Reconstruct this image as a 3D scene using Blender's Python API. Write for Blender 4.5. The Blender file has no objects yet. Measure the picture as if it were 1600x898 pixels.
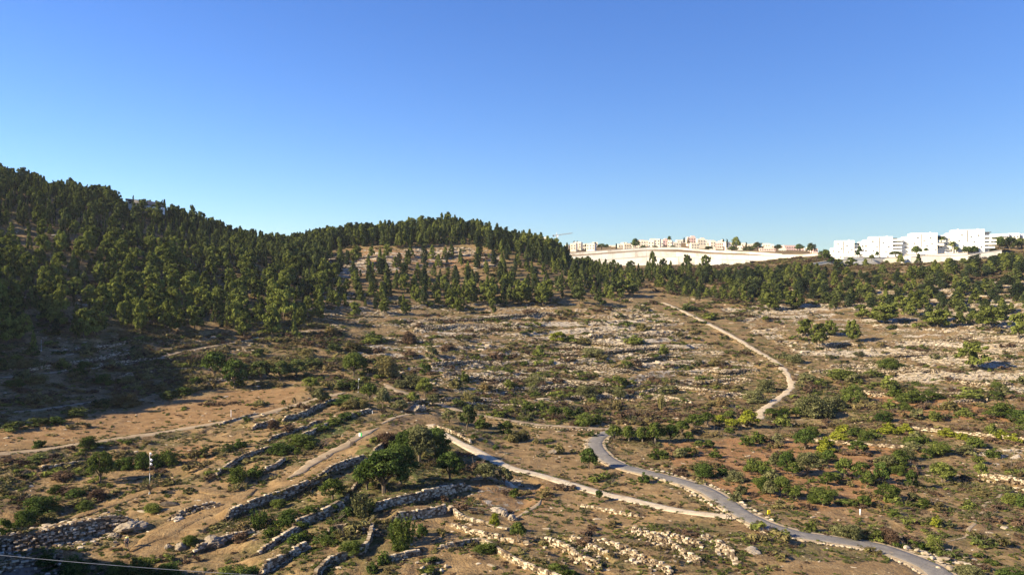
import bpy, math, random
import numpy as np
from mathutils import Vector

random.seed(7)
rng = np.random.default_rng(7)
C = bpy.context.scene.collection
R = math.radians

# ------------------------------------------------------------------ camera, sky, sun, exposure
CAMZ = 40.0          # eye height in the scene's metres
F = 1256.0           # focal length in photograph pixels (1600 px wide)
HZ = 449.0           # photograph row of the true horizon
cam_d = bpy.data.cameras.new('camera')
cam = bpy.data.objects.new('camera', cam_d)
C.objects.link(cam)
cam.location = (0, 0, CAMZ)
cam.rotation_euler = (R(90), 0, 0)
cam_d.sensor_width = 36.0
cam_d.lens = 36.0 * F / 1600.0
cam_d.clip_start = 0.5
cam_d.clip_end = 20000.0
bpy.context.scene.camera = cam

SUN_EL = 27.0
SUN_AZ = 249.0       # compass degrees, 0 = view direction (+Y), clockwise; 249 = from the left and a little behind
sx, sy, sz = (math.sin(R(SUN_AZ)) * math.cos(R(SUN_EL)), math.cos(R(SUN_AZ)) * math.cos(R(SUN_EL)), math.sin(R(SUN_EL)))
world = bpy.data.worlds.new('World')
bpy.context.scene.world = world
world.use_nodes = True
wn = world.node_tree
for n in list(wn.nodes):
    wn.nodes.remove(n)
wo = wn.nodes.new('ShaderNodeOutputWorld')
bg = wn.nodes.new('ShaderNodeBackground')
sky = wn.nodes.new('ShaderNodeTexSky')
sky.sky_type = 'NISHITA'
sky.sun_disc = False
sky.sun_elevation = R(SUN_EL)
sky.sun_rotation = R(-SUN_AZ)
sky.altitude = 700.0
sky.air_density = 1.35
sky.dust_density = 0.1
sky.ozone_density = 8.0
bg.inputs['Strength'].default_value = 0.069
hs = wn.nodes.new('ShaderNodeHueSaturation'); hs.inputs['Saturation'].default_value = 1.10; hs.inputs['Hue'].default_value = .516
wn.links.new(sky.outputs[0], hs.inputs['Color']); wn.links.new(hs.outputs[0], bg.inputs[0])
wn.links.new(bg.outputs[0], wo.inputs[0])

sun_d = bpy.data.lights.new('sun', 'SUN')
sun_d.energy = 5.0
sun_d.angle = R(0.5)
sun_d.color = (1.0, 0.85, 0.61)
sun = bpy.data.objects.new('sun', sun_d)
C.objects.link(sun)
sun.location = (-200, -50, 200)
sun.rotation_euler = Vector((sx, sy, sz)).to_track_quat('Z', 'Y').to_euler()

vs = bpy.context.scene.view_settings
vs.view_transform = 'Standard'
vs.look = 'None'
vs.exposure = 1.46
vs.gamma = 1.0
vs.use_curve_mapping = False
bpy.context.scene.cycles.max_bounces = 5
bpy.context.scene.cycles.diffuse_bounces = 2
bpy.context.scene.cycles.transparent_max_bounces = 4

# ------------------------------------------------------------------ numpy noise
def _hash(ix, iy, seed):
    h = (ix.astype(np.int64) * 374761393 + iy.astype(np.int64) * 668265263 + seed * 1442695041) & 0xFFFFFFFF
    h = ((h ^ (h >> 13)) * 1274126177) & 0xFFFFFFFF
    h = h ^ (h >> 16)
    return (h & 0xFFFFFF) / float(0xFFFFFF)

def vnoise(x, y, seed=0):
    x = np.asarray(x, float); y = np.asarray(y, float)
    ix = np.floor(x); iy = np.floor(y)
    fx = x - ix; fy = y - iy
    fx = fx * fx * (3 - 2 * fx); fy = fy * fy * (3 - 2 * fy)
    a = _hash(ix, iy, seed); b = _hash(ix + 1, iy, seed)
    c = _hash(ix, iy + 1, seed); d = _hash(ix + 1, iy + 1, seed)
    return (a * (1 - fx) + b * fx) * (1 - fy) + (c * (1 - fx) + d * fx) * fy

def fbm(x, y, sc, octv=4, seed=0):
    s = 0; amp = 1; tot = 0
    for o in range(octv):
        s = s + amp * (vnoise(x / sc, y / sc, seed + o * 17) - 0.5)
        tot += amp; amp *= 0.5; sc = sc / 2.03
    return s / tot * 2            # about -1..1

def sstep(a, b, x):
    t = np.clip((x - a) / (b - a), 0, 1)
    return t * t * (3 - 2 * t)

# ------------------------------------------------------------------ the lie of the land (sight-line profiles measured off the place; unseen far-left ones shaped for their shadow)
COLS = {
 -1200: [(560,60),(600,84),(690,96),(650,108),(560,120),(440,150),(300,185),(190,220),(130,250),(140,320),(300,900)],
 -400: [(665,66),(690,80),(775,97),(790,106),(735,117),(640,130),(520,140),(400,149),(318,160),(292,175),(272,195),(246,225),(212,262),(190,300),(200,360),(300,600),(400,1500)],  # unseen spur and near bank, added to throw shade over the left valley
 -100: [(898,88),(800,108),(715,132),(665,155),(610,180),(562,202),(520,222),(450,262),(375,300),(315,340),(268,378),(272,410),(330,600),(420,1500)],
 0:    [(898,90),(800,110),(715,136),(655,165),(612,185),(565,206),(530,225),(450,268),(380,308),(325,348),(284,385),(290,415),(340,600),(425,1500)],
 100:  [(898,90),(800,112),(705,142),(650,170),(612,190),(568,210),(530,230),(450,275),(385,315),(340,352),(304,388),(310,420),(350,600),(430,1500)],
 200:  [(898,90),(800,112),(740,130),(690,150),(640,180),(612,196),(568,216),(528,240),(450,290),(400,324),(355,364),(322,398),(330,430),(360,600),(430,1500)],
 300:  [(898,90),(800,111),(740,129),(680,155),(630,185),(605,200),(568,222),(525,250),(450,304),(410,336),(378,370),(352,405),(360,440),(380,600),(430,1500)],
 400:  [(898,90),(800,110),(740,128),(680,152),(640,177),(610,198),(570,225),(525,257),(450,315),(420,345),(392,385),(384,410),(392,460),(398,600),(430,1500)],
 500:  [(898,89),(800,109),(740,127),(680,152),(640,176),(605,200),(570,228),(525,262),(480,305),(440,350),(415,385),(395,425),(378,470),(384,520),(400,700),(430,1500)],
 600:  [(898,88),(800,108),(740,126),(690,146),(650,170),(620,193),(585,220),(540,262),(490,312),(450,355),(410,400),(380,440),(366,468),(375,510),(400,700),(430,1500)],
 700:  [(898,88),(800,110),(740,130),(695,150),(660,172),(630,195),(585,228),(540,270),(490,325),(450,372),(410,415),(375,455),(357,490),(366,530),(400,700),(430,1500)],
 800:  [(898,88),(800,112),(740,134),(700,153),(660,180),(630,203),(580,245),(530,290),(485,335),(450,375),(410,418),(382,455),(372,482),(382,520),(410,640),(430,1500)],
 880:  [(898,88),(800,114),(740,137),(700,156),(665,178),(635,202),(580,246),(530,293),(485,340),(450,380),(425,415),(410,445),(404,470),(412,520),(418,620),(400,780),(389,880),(386,960),(410,1500)],
 960:  [(898,88),(800,115),(740,138),(700,158),(668,180),(638,204),(585,244),(535,290),(490,338),(465,372),(440,420),(428,460),(421,500),(423,560),(422,640),(404,760),(387,880),(383,960),(410,1500)],
 1050: [(898,87),(800,114),(745,135),(700,158),(660,186),(630,212),(585,250),(535,296),(490,345),(460,392),(436,440),(424,480),(418,520),(422,580),(421,640),(402,760),(381,880),(378,960),(410,1500)],
 1150: [(898,86),(850,98),(800,112),(755,130),(700,160),(655,192),(620,222),(585,252),(535,300),(490,350),(460,395),(434,445),(420,495),(414,530),(418,600),(417,660),(400,770),(386,880),(382,960),(410,1500)],
 1250: [(898,86),(850,98),(800,113),(755,131),(700,162),(655,194),(620,222),(590,246),(545,290),(500,340),(465,385),(436,435),(420,480),(413,510),(405,535),(402,570),(402,650),(396,780),(390,900),(392,1000),(420,1500)],
 1350: [(898,87),(860,98),(815,110),(765,128),(710,154),(655,190),(620,218),(585,250),(540,295),(495,342),(460,385),(432,435),(420,475),(417,510),(403,536),(399,560),(396,600),(395,720),(420,1500)],
 1450: [(898,90),(870,97),(820,110),(770,127),(715,152),(660,186),(620,215),(585,245),(540,290),(495,335),(460,378),(430,425),(415,472),(411,508),(397,534),(392,560),(388,600),(390,720),(420,1500)],
 1600: [(898,92),(850,105),(800,118),(750,135),(700,158),(650,190),(610,220),(575,250),(530,290),(490,332),(455,375),(425,420),(408,465),(399,508),(389,530),(383,555),(378,620),(382,760),(420,1500)],
 1800: [(898,96),(800,122),(700,165),(610,222),(530,290),(455,370),(400,440),(375,500),(368,600),(380,800),(420,1500)],
 2600: [(898,96),(800,122),(700,165),(610,222),(530,285),(455,350),(400,410),(375,480),(368,600),(380,800),(420,1500)],
}
def axis(parts):
    out = [parts[0][0]]
    for a, b, n in parts:
        out += list(np.linspace(a, b, n + 1)[1:])
    return np.array(out)
PXS = axis([(-1200, -400, 20), (-400, -40, 36), (-40, 1640, 660), (1640, 1900, 26), (1900, 2600, 16)])
def gaxis(parts):
    out = [parts[0][0]]
    for a, b, n in parts:
        out += list(np.geomspace(a, b, n + 1)[1:])
    return np.array(out)
DS = gaxis([(8, 60, 16), (60, 84, 20), (84, 262, 400), (262, 600, 215), (600, 1000, 60), (1000, 9000, 24)])
NR, NCOL = len(DS), len(PXS)
for _c, _f in ((-1200, .9), (-400, 1.0), (-100, .80), (0, .84), (100, .885), (200, .93), (300, .965)):
    COLS[_c] = [(p, d if d < 130 else 130 + (d - 130) * _f) for p, d in COLS[_c]]
cpx = np.array(sorted(COLS)); LD = np.log(DS)
prof = []
for c in cpx:
    pts = COLS[c]
    d = np.array([8, 50] + [p[1] for p in pts] + [9000.0])
    z = np.array([(HZ - p[0]) / F * p[1] for p in pts])
    z = np.concatenate([[z[0] - 1.0, z[0] - .5], z, [z[-1] - 200.0]])
    zz = np.interp(LD, np.log(d), z)
    prof.append(zz)
prof = np.array(prof)                    # controls x rows
# smooth each profile in ln D on an even axis
even = np.linspace(LD[0], LD[-1], 2400)
k = np.exp(-0.5 * (np.arange(-30, 31) / 9.0) ** 2); k /= k.sum()
for i in range(len(cpx)):
    e = np.interp(even, LD, prof[i])
    ep = np.concatenate([np.full(30, e[0]), e, np.full(30, e[-1])])
    prof[i] = np.interp(LD, even, np.convolve(ep, k, 'valid'))
# Catmull-Rom-like (monotone-ish) interpolation across the columns
def cross(prof, xs):
    m = np.gradient(prof, cpx.astype(float), axis=0)
    j = np.clip(np.searchsorted(cpx, xs, side='right') - 1, 0, len(cpx) - 2)
    h = (cpx[j + 1] - cpx[j]).astype(float)
    t = ((xs - cpx[j]) / h)[:, None]
    h = h[:, None]
    return ((2*t**3 - 3*t**2 + 1) * prof[j] + (t**3 - 2*t**2 + t) * h * m[j] +
            (-2*t**3 + 3*t**2) * prof[j + 1] + (t**3 - t**2) * h * m[j + 1])
Z = cross(prof, PXS).T.copy() + CAMZ       # rows x cols
X = DS[:, None] * (PXS[None, :] - 800) / F
Y = np.repeat(DS[:, None], NCOL, 1)

def bil(A, x, y):
    x = np.atleast_1d(np.asarray(x, float)); y = np.atleast_1d(np.asarray(y, float))
    px = 800 + F * x / y
    r = np.interp(y, DS, np.arange(NR)); c = np.interp(px, PXS, np.arange(NCOL))
    r0 = np.clip(r.astype(int), 0, NR - 2); c0 = np.clip(c.astype(int), 0, NCOL - 2)
    fr = r - r0; fc = c - c0
    return ((A[r0, c0] * (1 - fc) + A[r0, c0 + 1] * fc) * (1 - fr) +
            (A[r0 + 1, c0] * (1 - fc) + A[r0 + 1, c0 + 1] * fc) * fr)

def hgt(x, y):
    v = bil(Z, x, y)
    return float(v[0]) if np.ndim(x) == 0 else v

_i84 = int(np.searchsorted(DS, 62))
def sight(px, py, dmax=1e9):
    """distance at which the sight line of a photograph point first meets the ground"""
    c = np.interp(px, PXS, np.arange(NCOL)); c0 = min(int(c), NCOL - 2); fc = c - c0
    z = Z[:, c0] * (1 - fc) + Z[:, c0 + 1] * fc
    pg = HZ - F * (z - CAMZ) / DS
    ok = np.nonzero(pg[_i84:] <= py)[0]
    if len(ok) == 0 or DS[_i84 + ok[0]] > dmax:
        m = DS < min(dmax, 1000)
        i = int(np.argmin(np.where(m & (DS > 80), pg, 1e9)))
        return float(DS[i])
    i = _i84 + ok[0]
    a, b = pg[i - 1], pg[i]
    t = 0 if a == b else min(max((a - py) / (a - b), 0), 1)
    return float(DS[i - 1] + (DS[i] - DS[i - 1]) * t)

def at(px, py):
    d = sight(px, py)
    x = d * (px - 800) / F
    return x, d, hgt(x, d)

def inpoly(px, py, poly):
    px = np.asarray(px, float); py = np.asarray(py, float)
    inside = np.zeros(px.shape, bool)
    n = len(poly); j = n - 1
    for i in range(n):
        xi, yi = poly[i]; xj, yj = poly[j]
        c = ((yi > py) != (yj > py)) & (px < (xj - xi) * (py - yi) / (yj - yi + 1e-9) + xi)
        inside ^= c
        j = i
    return inside

# ------------------------------------------------------------------ roads and paths: photograph line, width (m), name
def smooth_line(pts, step):
    """Catmull-Rom through 2D points, resampled at an even step"""
    P = np.array(pts, float)
    P = np.vstack([2 * P[0] - P[1], P, 2 * P[-1] - P[-2]])
    out = []
    for i in range(1, len(P) - 2):
        for t in np.linspace(0, 1, 16, endpoint=False):
            a = 2*P[i]; b = P[i+1]-P[i-1]; c = 2*P[i-1]-5*P[i]+4*P[i+1]-P[i+2]; d = -P[i-1]+3*P[i]-3*P[i+1]+P[i+2]
            out.append(0.5 * (a + b*t + c*t*t + d*t**3))
    out.append(P[-2]); out = np.array(out)
    s = np.concatenate([[0], np.cumsum(np.hypot(*np.diff(out, axis=0).T))])
    n = max(3, int(s[-1] / step) + 1)
    q = np.linspace(0, s[-1], n)
    return np.column_stack([np.interp(q, s, out[:, 0]), np.interp(q, s, out[:, 1])])

ROADS = [
 ('asphalt_road', 'asphalt', 2.9, [(1500,925),(1478,905),(1455,886),(1415,869),(1365,853),(1300,842),(1250,834),(1200,821),(1160,802),(1128,780),(1095,762),(1050,748),(1010,738),(975,729),(948,716),(934,702),(930,691),(940,680),(957,672)]),
 ('gravel_path', 'gravel', 2.3, [(1150,806),(1120,804),(1080,800),(1040,793),(1000,784),(950,773),(900,759),(850,744),(800,731),(765,716),(735,700),(712,688),(690,676),(672,662)]),
 ('gravel_path', 'dust', 2.2, [(1015,670),(957,670),(900,667),(840,663),(800,657),(760,650),(720,642),(690,633),(660,624),(630,613),(612,606),(600,598)]),
 ('hill_trail', 'trail', 2.1, [(1186,655),(1192,640),(1213,624),(1234,606),(1232,588),(1214,567),(1184,549),(1150,528),(1112,508),(1080,492),(1056,481),(1036,472)]),
 ('hill_trail', 'dust', .8, [(1218,658),(1240,656),(1262,655),(1285,655)]),
 ('dirt_track', 'dust', 2.6, [(-60,714),(0,708),(60,703),(120,694),(200,683),(260,674),(330,662),(400,649),(450,636),(490,625),(540,612)]),
 ('dirt_track', 'dust', 1.9, [(-60,596),(0,590),(60,584),(130,576),(200,569),(245,561),(270,552),(330,541),(400,529),(440,523),(505,514)]),
 ('dirt_track', 'dust', 1.7, [(-60,650),(0,645),(60,640),(120,631),(185,621)]),
 ('dirt_track', 'dust', 1.5, [(228,618),(262,612),(300,604),(340,601)]),
 ('earth_track', 'earth', 3.0, [(205,862),(235,842),(270,822),(312,804),(362,782),(400,762)]),
 ('dirt_track', 'dust', 2.0, [(450,748),(500,716),(540,694),(566,678),(592,668)]),
 ('earth_track', 'earth', 2.0, [(96,816),(135,801),(180,786),(228,768),(280,758),(330,768),(372,775)]),
 ('earth_track', 'dust', 1.4, [(596,662),(622,650),(650,646),(672,645)]),
 ('foot_trail', 'dust', 0.42, [(1478,846),(1496,842),(1512,838),(1514,826),(1524,816),(1520,806),(1536,800),(1538,788),(1552,782),(1562,773),(1563,757)]),
 ('foot_trail', 'dust', 0.8, [(800,812),(822,800),(838,790),(846,780)]),
 ('foot_trail', 'dust', .8, [(975,484),(986,480),(996,477)]),
]
roads = []
for nm, mt, w, pix in ROADS:
    g = [at(a, b)[:2] for a, b in pix]
    L = smooth_line(g, 1.2)
    z = bil(Z, L[:, 0], L[:, 1])
    kk = np.ones(9) / 9
    z = np.convolve(np.concatenate([np.full(4, z[0]), z, np.full(4, z[-1])]), kk, 'valid')
    roads.append(dict(name=nm, mat=mt, w=w, L=L, z=z))

# ------------------------------------------------------------------ dry-stone walls: photograph line of the FOOT, height (m), look
WALLS = [
 # name, height, roughness, points, label
 ('terrace_wall', 1.5, .2, [(352,813),(400,791),(450,775),(500,752),(520,738),(545,728),(574,719)], 'long straight dry stone terrace wall below the bare earth terrace left of the dark trees'),
 ('terrace_wall', 1.5, .2, [(441,660),(477,650),(497,639),(530,628)], 'shadowed stone terrace wall along the lower edge of the dirt track right of the field'),
 ('terrace_wall', 1.0, .2, [(448,694),(477,683),(507,667),(543,654),(582,643)], 'low pale-topped stone terrace wall running behind the green information board'),
 ('terrace_wall', 0.9, .3, [(338,743),(358,730),(380,716),(402,708),(428,701)], 'short broken stone wall left of the sunken green plot, rising to the right'),
 ('terrace_wall', 1.9, .15, [(455,832),(502,813),(538,794)], 'shadowed stone terrace wall under the grass strip left of the upright shrub'),
 ('terrace_wall', 1.9, .25, [(406,903),(441,884),(486,860)], 'dark stone terrace wall at the bottom edge left of the walled green plot'),
 ('terrace_wall', 1.2, .2, [(490,910),(515,884),(543,872),(564,868),(579,850),(584,824)], 'curving stone wall round the small green plot at the bottom left of centre'),
 ('terrace_wall', 0.9, .2, [(587,882),(625,873),(658,866)], 'short pale-topped terrace wall left of the stone rubble at the bottom'),
 ('terrace_wall', 1.7, .15, [(582,800),(625,788),(677,778),(720,768),(735,766)], 'long shadowed terrace wall below the trees beside the steep orange bank'),
 ('terrace_wall', 1.5, .15, [(607,816),(648,811),(689,804),(698,798)], 'rounded dark terrace wall above the clump of upright green stems'),
 ('terrace_wall', 0.75, .15, [(699,793),(720,812),(758,823),(806,833)], 'sunlit low stone wall curving below the rocky orange bank'),
 ('terrace_wall', 0.9, .15, [(682,858),(715,855),(738,850),(758,852),(800,878),(840,896),(887,914)], 'sunlit cream terrace wall descending to the right at the bottom edge'),
 ('terrace_wall', 1.3, .35, [(841,846),(882,861),(902,877),(936,890)], 'rough sunlit cream stone wall right of the round green tree'),
 ('terrace_wall', 0.9, .6, [(915,845),(964,860),(1012,878),(1051,896)], 'tumbled cream stone wall, lower of the three ruined ones beside each other'),
 ('terrace_wall', 0.8, .6, [(985,826),(1046,852),(1098,882)], 'tumbled cream stone wall, middle of the three ruined ones beside each other'),
 ('terrace_wall', 0.7, .5, [(1030,834),(1062,844),(1100,855)], 'short tumbled cream stone wall, topmost of the three ruined ones'),
 ('terrace_wall', 0.8, .3, [(674,666),(712,680),(735,693)], 'sunlit low stone wall along the upper side of the white gravel path'),
 ('terrace_wall', 1.1, .15, [(579,712),(590,706),(603,696),(608,688)], 'short dark curved stone wall at the left edge of the dark tree clump'),
 ('terrace_wall', 0.5, .15, [(342,664),(366,657),(400,648),(412,650)], 'low stone kerb wall of the sunken court beside the dirt track'),
 ('terrace_wall', 1.2, .15, [(392,671),(410,667),(430,660)], 'sunlit pale wall face at the right end of the sunken court'),
 ('terrace_wall', 0.9, .1, [(408,738),(432,729),(446,718)], 'low dark stone wall at the lower edge of the sunken green plot'),
 ('terrace_wall', 2.1, .8, [(-30,862),(10,855),(60,848),(110,838),(160,826),(205,818)], 'wide rubble bank of grey stones in the shade at the lower left'),
 ('terrace_wall', 2.0, .8, [(-30,905),(20,892),(60,885),(100,884)], 'grey rubble wall in the shade at the bottom left corner'),
 ('terrace_wall', 0.7, .7, [(262,812),(300,798),(345,788)], 'line of loose grey stones above the earth track at the lower left'),
 ('terrace_wall', 0.5, .2, [(510,800),(540,782),(556,760),(566,748)], 'narrow grey stone wall below the green tree left of the dark clump'),
 ('terrace_wall', 0.6, .4, [(60,732),(95,728),(128,724)], 'low grey stone edge under the dirt track beside the round green tree'),
 ('terrace_wall', 0.8, .2, [(418,690),(440,682),(470,672),(500,660)], 'thin pale-topped terrace line right of the tan dry bush beside the sunken court'),
 ('terrace_wall', 0.9, .2, [(300,864),(330,852),(362,842),(396,834)], 'thin stone line under the dark hollow below the earth track'),
 ('terrace_wall', 1.0, .2, [(402,868),(430,852),(452,840),(470,826)], 'short stone terrace line left of the walled green plot'),
 ('terrace_wall', 0.8, .25, [(600,838),(560,832),(536,826),(508,838)], 'low stone line across the green weeds left of the upright stems'),
 ('terrace_wall', 0.7, .3, [(700,820),(740,836),(790,846),(830,852)], 'faint low stone line below the two small trees at bottom centre'),
 ('terrace_wall', 0.8, .4, [(880,842),(905,850),(930,862),(950,874)], 'short tumbled line between the rough cream wall and the lower ruined wall'),
 ('terrace_wall', 0.6, .5, [(1096,838),(1120,850),(1142,866),(1156,882)], 'tumbled stone line descending right of the ruined walls'),
 ('terrace_wall', 0.6, .3, [(900,790),(950,800),(1000,808)], 'faint stone line in the dry grass under the white gravel path'),
 ('terrace_wall', 0.7, .3, [(1250,688),(1330,694),(1400,700),(1440,704)], 'low stone terrace edge under the yellow-green orchard row'),
 ('terrace_wall', 0.7, .3, [(1400,668),(1480,676),(1560,684),(1610,690)], 'low stone terrace edge on the orange terraces at right'),
 ('terrace_wall', 0.7, .35, [(960,606),(1010,604),(1060,606),(1110,612)], 'low rough stone terrace line low on the central rocky slope'),
 ('terrace_wall', 0.7, .35, [(700,594),(760,590),(820,592),(870,596)], 'low rough stone terrace line on the left half of the rocky slope'),
 ('terrace_wall', 0.8, .35, [(960,624),(1000,618),(1040,622),(1080,630)], 'rough stone terrace face beside the narrow grey shrub'),
 ('terrace_wall', 1.0, .4, [(1528,742),(1560,750),(1604,758)], 'sunlit rocky terrace edge at the right border above the dry grass'),
]
_lr = np.random.default_rng(12)
for (x0, x1, y0, y1, n_, where) in [(610, 1080, 496, 640, 17, 'central rocky slope'), (1080, 1190, 560, 640, 3, 'slope left of the white trail'), (1250, 1600, 520, 640, 8, 'white-rocked slope at right'), (20, 470, 540, 612, 6, 'shaded slope above the field')]:
    for i_ in range(n_):
        yy = y0 + (y1 - y0) * (i_ + _lr.uniform(.2, .8)) / n_; ln_ = _lr.uniform(70, 210) * (1 if x1 - x0 > 200 else .45); xa = _lr.uniform(x0, max(x0 + 1, x1 - ln_)); sl = _lr.uniform(-.05, .05) + (-.12 if x1 < 500 else 0)
        WALLS.append(('terrace_ledge', _lr.uniform(.6, 1.05), .55, [(xa + ln_ * t, yy + sl * ln_ * t + 3 * math.sin(t * 5 + i_)) for t in (0, .25, .5, .75, 1)], '@' + where))
walls = []
for nm, h, rough, pix, lab in WALLS:
    h = h * (.68 if rough < .5 else .7)
    g = [at(a, b)[:2] for a, b in pix]
    L = smooth_line(g, 0.45)
    z = bil(Z, L[:, 0], L[:, 1])
    kk = np.ones(11) / 11
    z = np.convolve(np.concatenate([np.full(5, z[0]), z, np.full(5, z[-1])]), kk, 'valid')
    walls.append(dict(name=nm, h=h, rough=rough, L=L, z=z, label=lab))

# pixel coordinates of every ground vertex (for laying out soils), wobbled so that no border is ruled
def gpix():
    return np.repeat(PXS[None, :], NR, 0), HZ - F * (Z - CAMZ) / Y
GPX, GPY = gpix()
wob = fbm(X, Y, 14, 3, 91)
wob2 = fbm(X, Y, 14, 3, 191)
wx = GPX + wob * 900 / np.maximum(Y, 60) * 2.0
wy = GPY + wob2 * 300 / np.maximum(Y, 60) * 2.0

def zone(polys):
    m = np.zeros(X.shape)
    for poly, v in polys:
        m = np.where(inpoly(wx, wy, poly), v, m)
    # soften
    for _ in range(2):
        m[1:-1] = (m[:-2] + 2 * m[1:-1] + m[2:]) / 4
        m[:, 1:-1] = (m[:, :-2] + 2 * m[:, 1:-1] + m[:, 2:]) / 4
    return m

FIELD = [(-200,712),(0,668),(95,655),(200,643),(232,630),(300,622),(365,612),(478,606),(492,620),(445,638),(380,652),(250,672),(100,694),(0,706),(-200,730)]
EARTH1 = [(430,745),(500,716),(545,690),(575,668),(640,656),(625,672),(598,690),(570,708),(545,722),(500,742),(450,768),(380,798),(300,838),(240,872),(198,868),(240,836),(320,796),(390,766)]
MIDROCK = [(505,405),(560,388),(740,386),(790,402),(780,420),(640,420),(520,440)]
SLOPE = [(600,488),(760,486),(1000,476),(1060,500),(1120,540),(1195,575),(1160,612),(1000,622),(860,628),(730,612),(640,600),(560,560),(560,510)]
SLOPE_R = [(1120,478),(1300,470),(1420,440),(1640,430),(1640,640),(1520,622),(1400,600),(1290,570),(1180,520)]
rock = zone([(SLOPE, .62), ([(780,505),(1000,498),(1110,545),(1080,580),(990,560),(860,530),(770,520)], .95), ([(640,492),(800,490),(840,505),(700,520),(630,510)], .9),
             (SLOPE_R, .8), ([(1280,500),(1480,485),(1640,520),(1640,610),(1480,606),(1340,560)], 1.0), (MIDROCK, .85), ([(500,440),(640,470),(900,470),(900,488),(640,490),(500,520)], .55),
             ([(1520,715),(1640,700),(1640,780),(1560,770)], 1.0), ([(1390,850),(1520,830),(1640,800),(1640,920),(1480,920)], .55),
             ([(1480,690),(1640,680),(1640,712),(1500,712)], .6), ([(-60,800),(200,790),(330,800),(420,830),(330,905),(-60,910)], .6),
             ([(980,815),(1130,830),(1140,900),(860,905),(840,850),(900,830)], .35), ([(740,740),(830,745),(860,780),(800,812),(735,790)], .6),
             ([(-60,480),(260,500),(500,500),(540,560),(400,560),(200,560),(-60,590)], .35), ([(-60,300),(200,330),(500,430),(500,500),(-60,480)], .3)])
earth = zone([(FIELD, .95), (EARTH1, .95), ([(690,700),(930,700),(1010,745),(1130,800),(940,765),(800,725)], .7), ([(820,670),(930,672),(925,700),(850,705),(780,690)], .6),
              ([(1040,690),(1180,680),(1420,700),(1400,800),(1300,822),(1160,780),(1050,725)], .65), ([(1300,620),(1420,610),(1640,640),(1640,660),(1400,650)], .7),
              (MIDROCK, .5), ([(640,810),(700,800),(760,822),(900,850),(960,895),(640,905)], .6), ([(1240,874),(1420,874),(1440,905),(1200,905)], .95),
              ([(730,740),(870,750),(1100,805),(1000,830),(840,830),(760,820)], .65), ([(300,690),(420,660),(430,700),(330,735),(150,770),(60,760)], .6), ([(600,655),(680,640),(700,700),(650,690)], .6),
              ([(900,400),(1080,440),(1060,470),(960,460)], .45), ([(420,800),(520,840),(480,900),(380,905)], .4), ([(120,780),(350,745),(420,760),(300,800),(150,830)], .6),
              ([(1440,840),(1640,850),(1640,900),(1520,880)], .5)])
orange = zone([([(1040,690),(1180,680),(1420,700),(1400,800),(1300,822),(1160,780),(1050,725)], .75), ([(1300,600),(1420,605),(1640,640),(1640,665),(1400,650)], .8), (MIDROCK, .8),
               ([(690,745),(860,755),(860,800),(740,800)], .35), ([(-60,700),(0,668),(200,643),(365,612),(478,606),(445,638),(250,672)], .3), ([(200,700),(340,690),(340,720),(220,735)], .5), ([(630,500),(760,495),(760,510),(640,512)], .6),
               ([(1200,800),(1640,760),(1640,860),(1480,850)], .2)])
green = zone([([(400,695),(480,680),(560,650),(560,660),(440,715)], .8), ([(560,700),(720,660),(740,740),(640,790),(540,800),(500,790)], .7), ([(500,830),(590,800),(600,850),(540,870)], .8),
              ([(720,850),(800,850),(920,895),(800,880)], .5), ([(960,660),(1640,650),(1640,700),(1180,720),(960,700)], .35), ([(540,790),(620,780),(600,800),(500,820)], .7), ([(900,845),(1100,860),(1080,890),(960,890)], .35)])

# relief: broad swells, limestone ledges, small bumps
smoothgnd = np.clip(earth * 0.9, 0, 1)
near = sstep(1500, 700, Y)
Z += fbm(X, Y, 45, 3, 5) * 0.9 * near * (1 - .6 * smoothgnd) * sstep(60, 110, Y)
STEP = 1.9
tph = (Z + 2.2 * fbm(X, Y, 60, 3, 33) + .35 * fbm(X, Y, 9, 2, 34)) / STEP
fr = tph - np.floor(tph)
ledge = np.clip(rock * 1.1 + .25 * (1 - earth), 0, 1) * sstep(70, 120, Y) * near * (.35 + .65 * sstep(-.4, .3, fbm(X, Y, 22, 2, 71)))
rise = sstep(.55, .95, fr)
Z += ledge * 0.8 * STEP * (rise - fr)
Z += fbm(X, Y, 4.0, 3, 8) * .34 * (1 - .85 * smoothgnd) * near
Z += fbm(X, Y, 1.3, 2, 9) * .16 * (1 - .8 * smoothgnd) * sstep(500, 200, Y)
RISER = ((fr > .55) & (fr < .99) & (ledge > .3))

def near_line(L, rad):
    lo = L.min(0) - rad; hi = L.max(0) + rad
    m = (X > lo[0]) & (X < hi[0]) & (Y > lo[1]) & (Y < hi[1])
    idx = np.nonzero(m)
    q = np.column_stack([X[idx], Y[idx]])
    best = np.full(len(q), 1e9); bi = np.zeros(len(q)); side = np.zeros(len(q))
    for i in range(len(L) - 1):
        a = L[i]; d = L[i + 1] - a; l2 = d @ d + 1e-9
        t = np.clip(((q - a) @ d) / l2, 0, 1)
        p = a + t[:, None] * d
        e = q - p
        dd = np.hypot(e[:, 0], e[:, 1])
        up = dd < best
        best[up] = dd[up]; bi[up] = (i + t)[up]
        s = d[0] * e[:, 1] - d[1] * e[:, 0]
        side[up] = np.sign(s[up])
    return idx, best, bi, side

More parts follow.
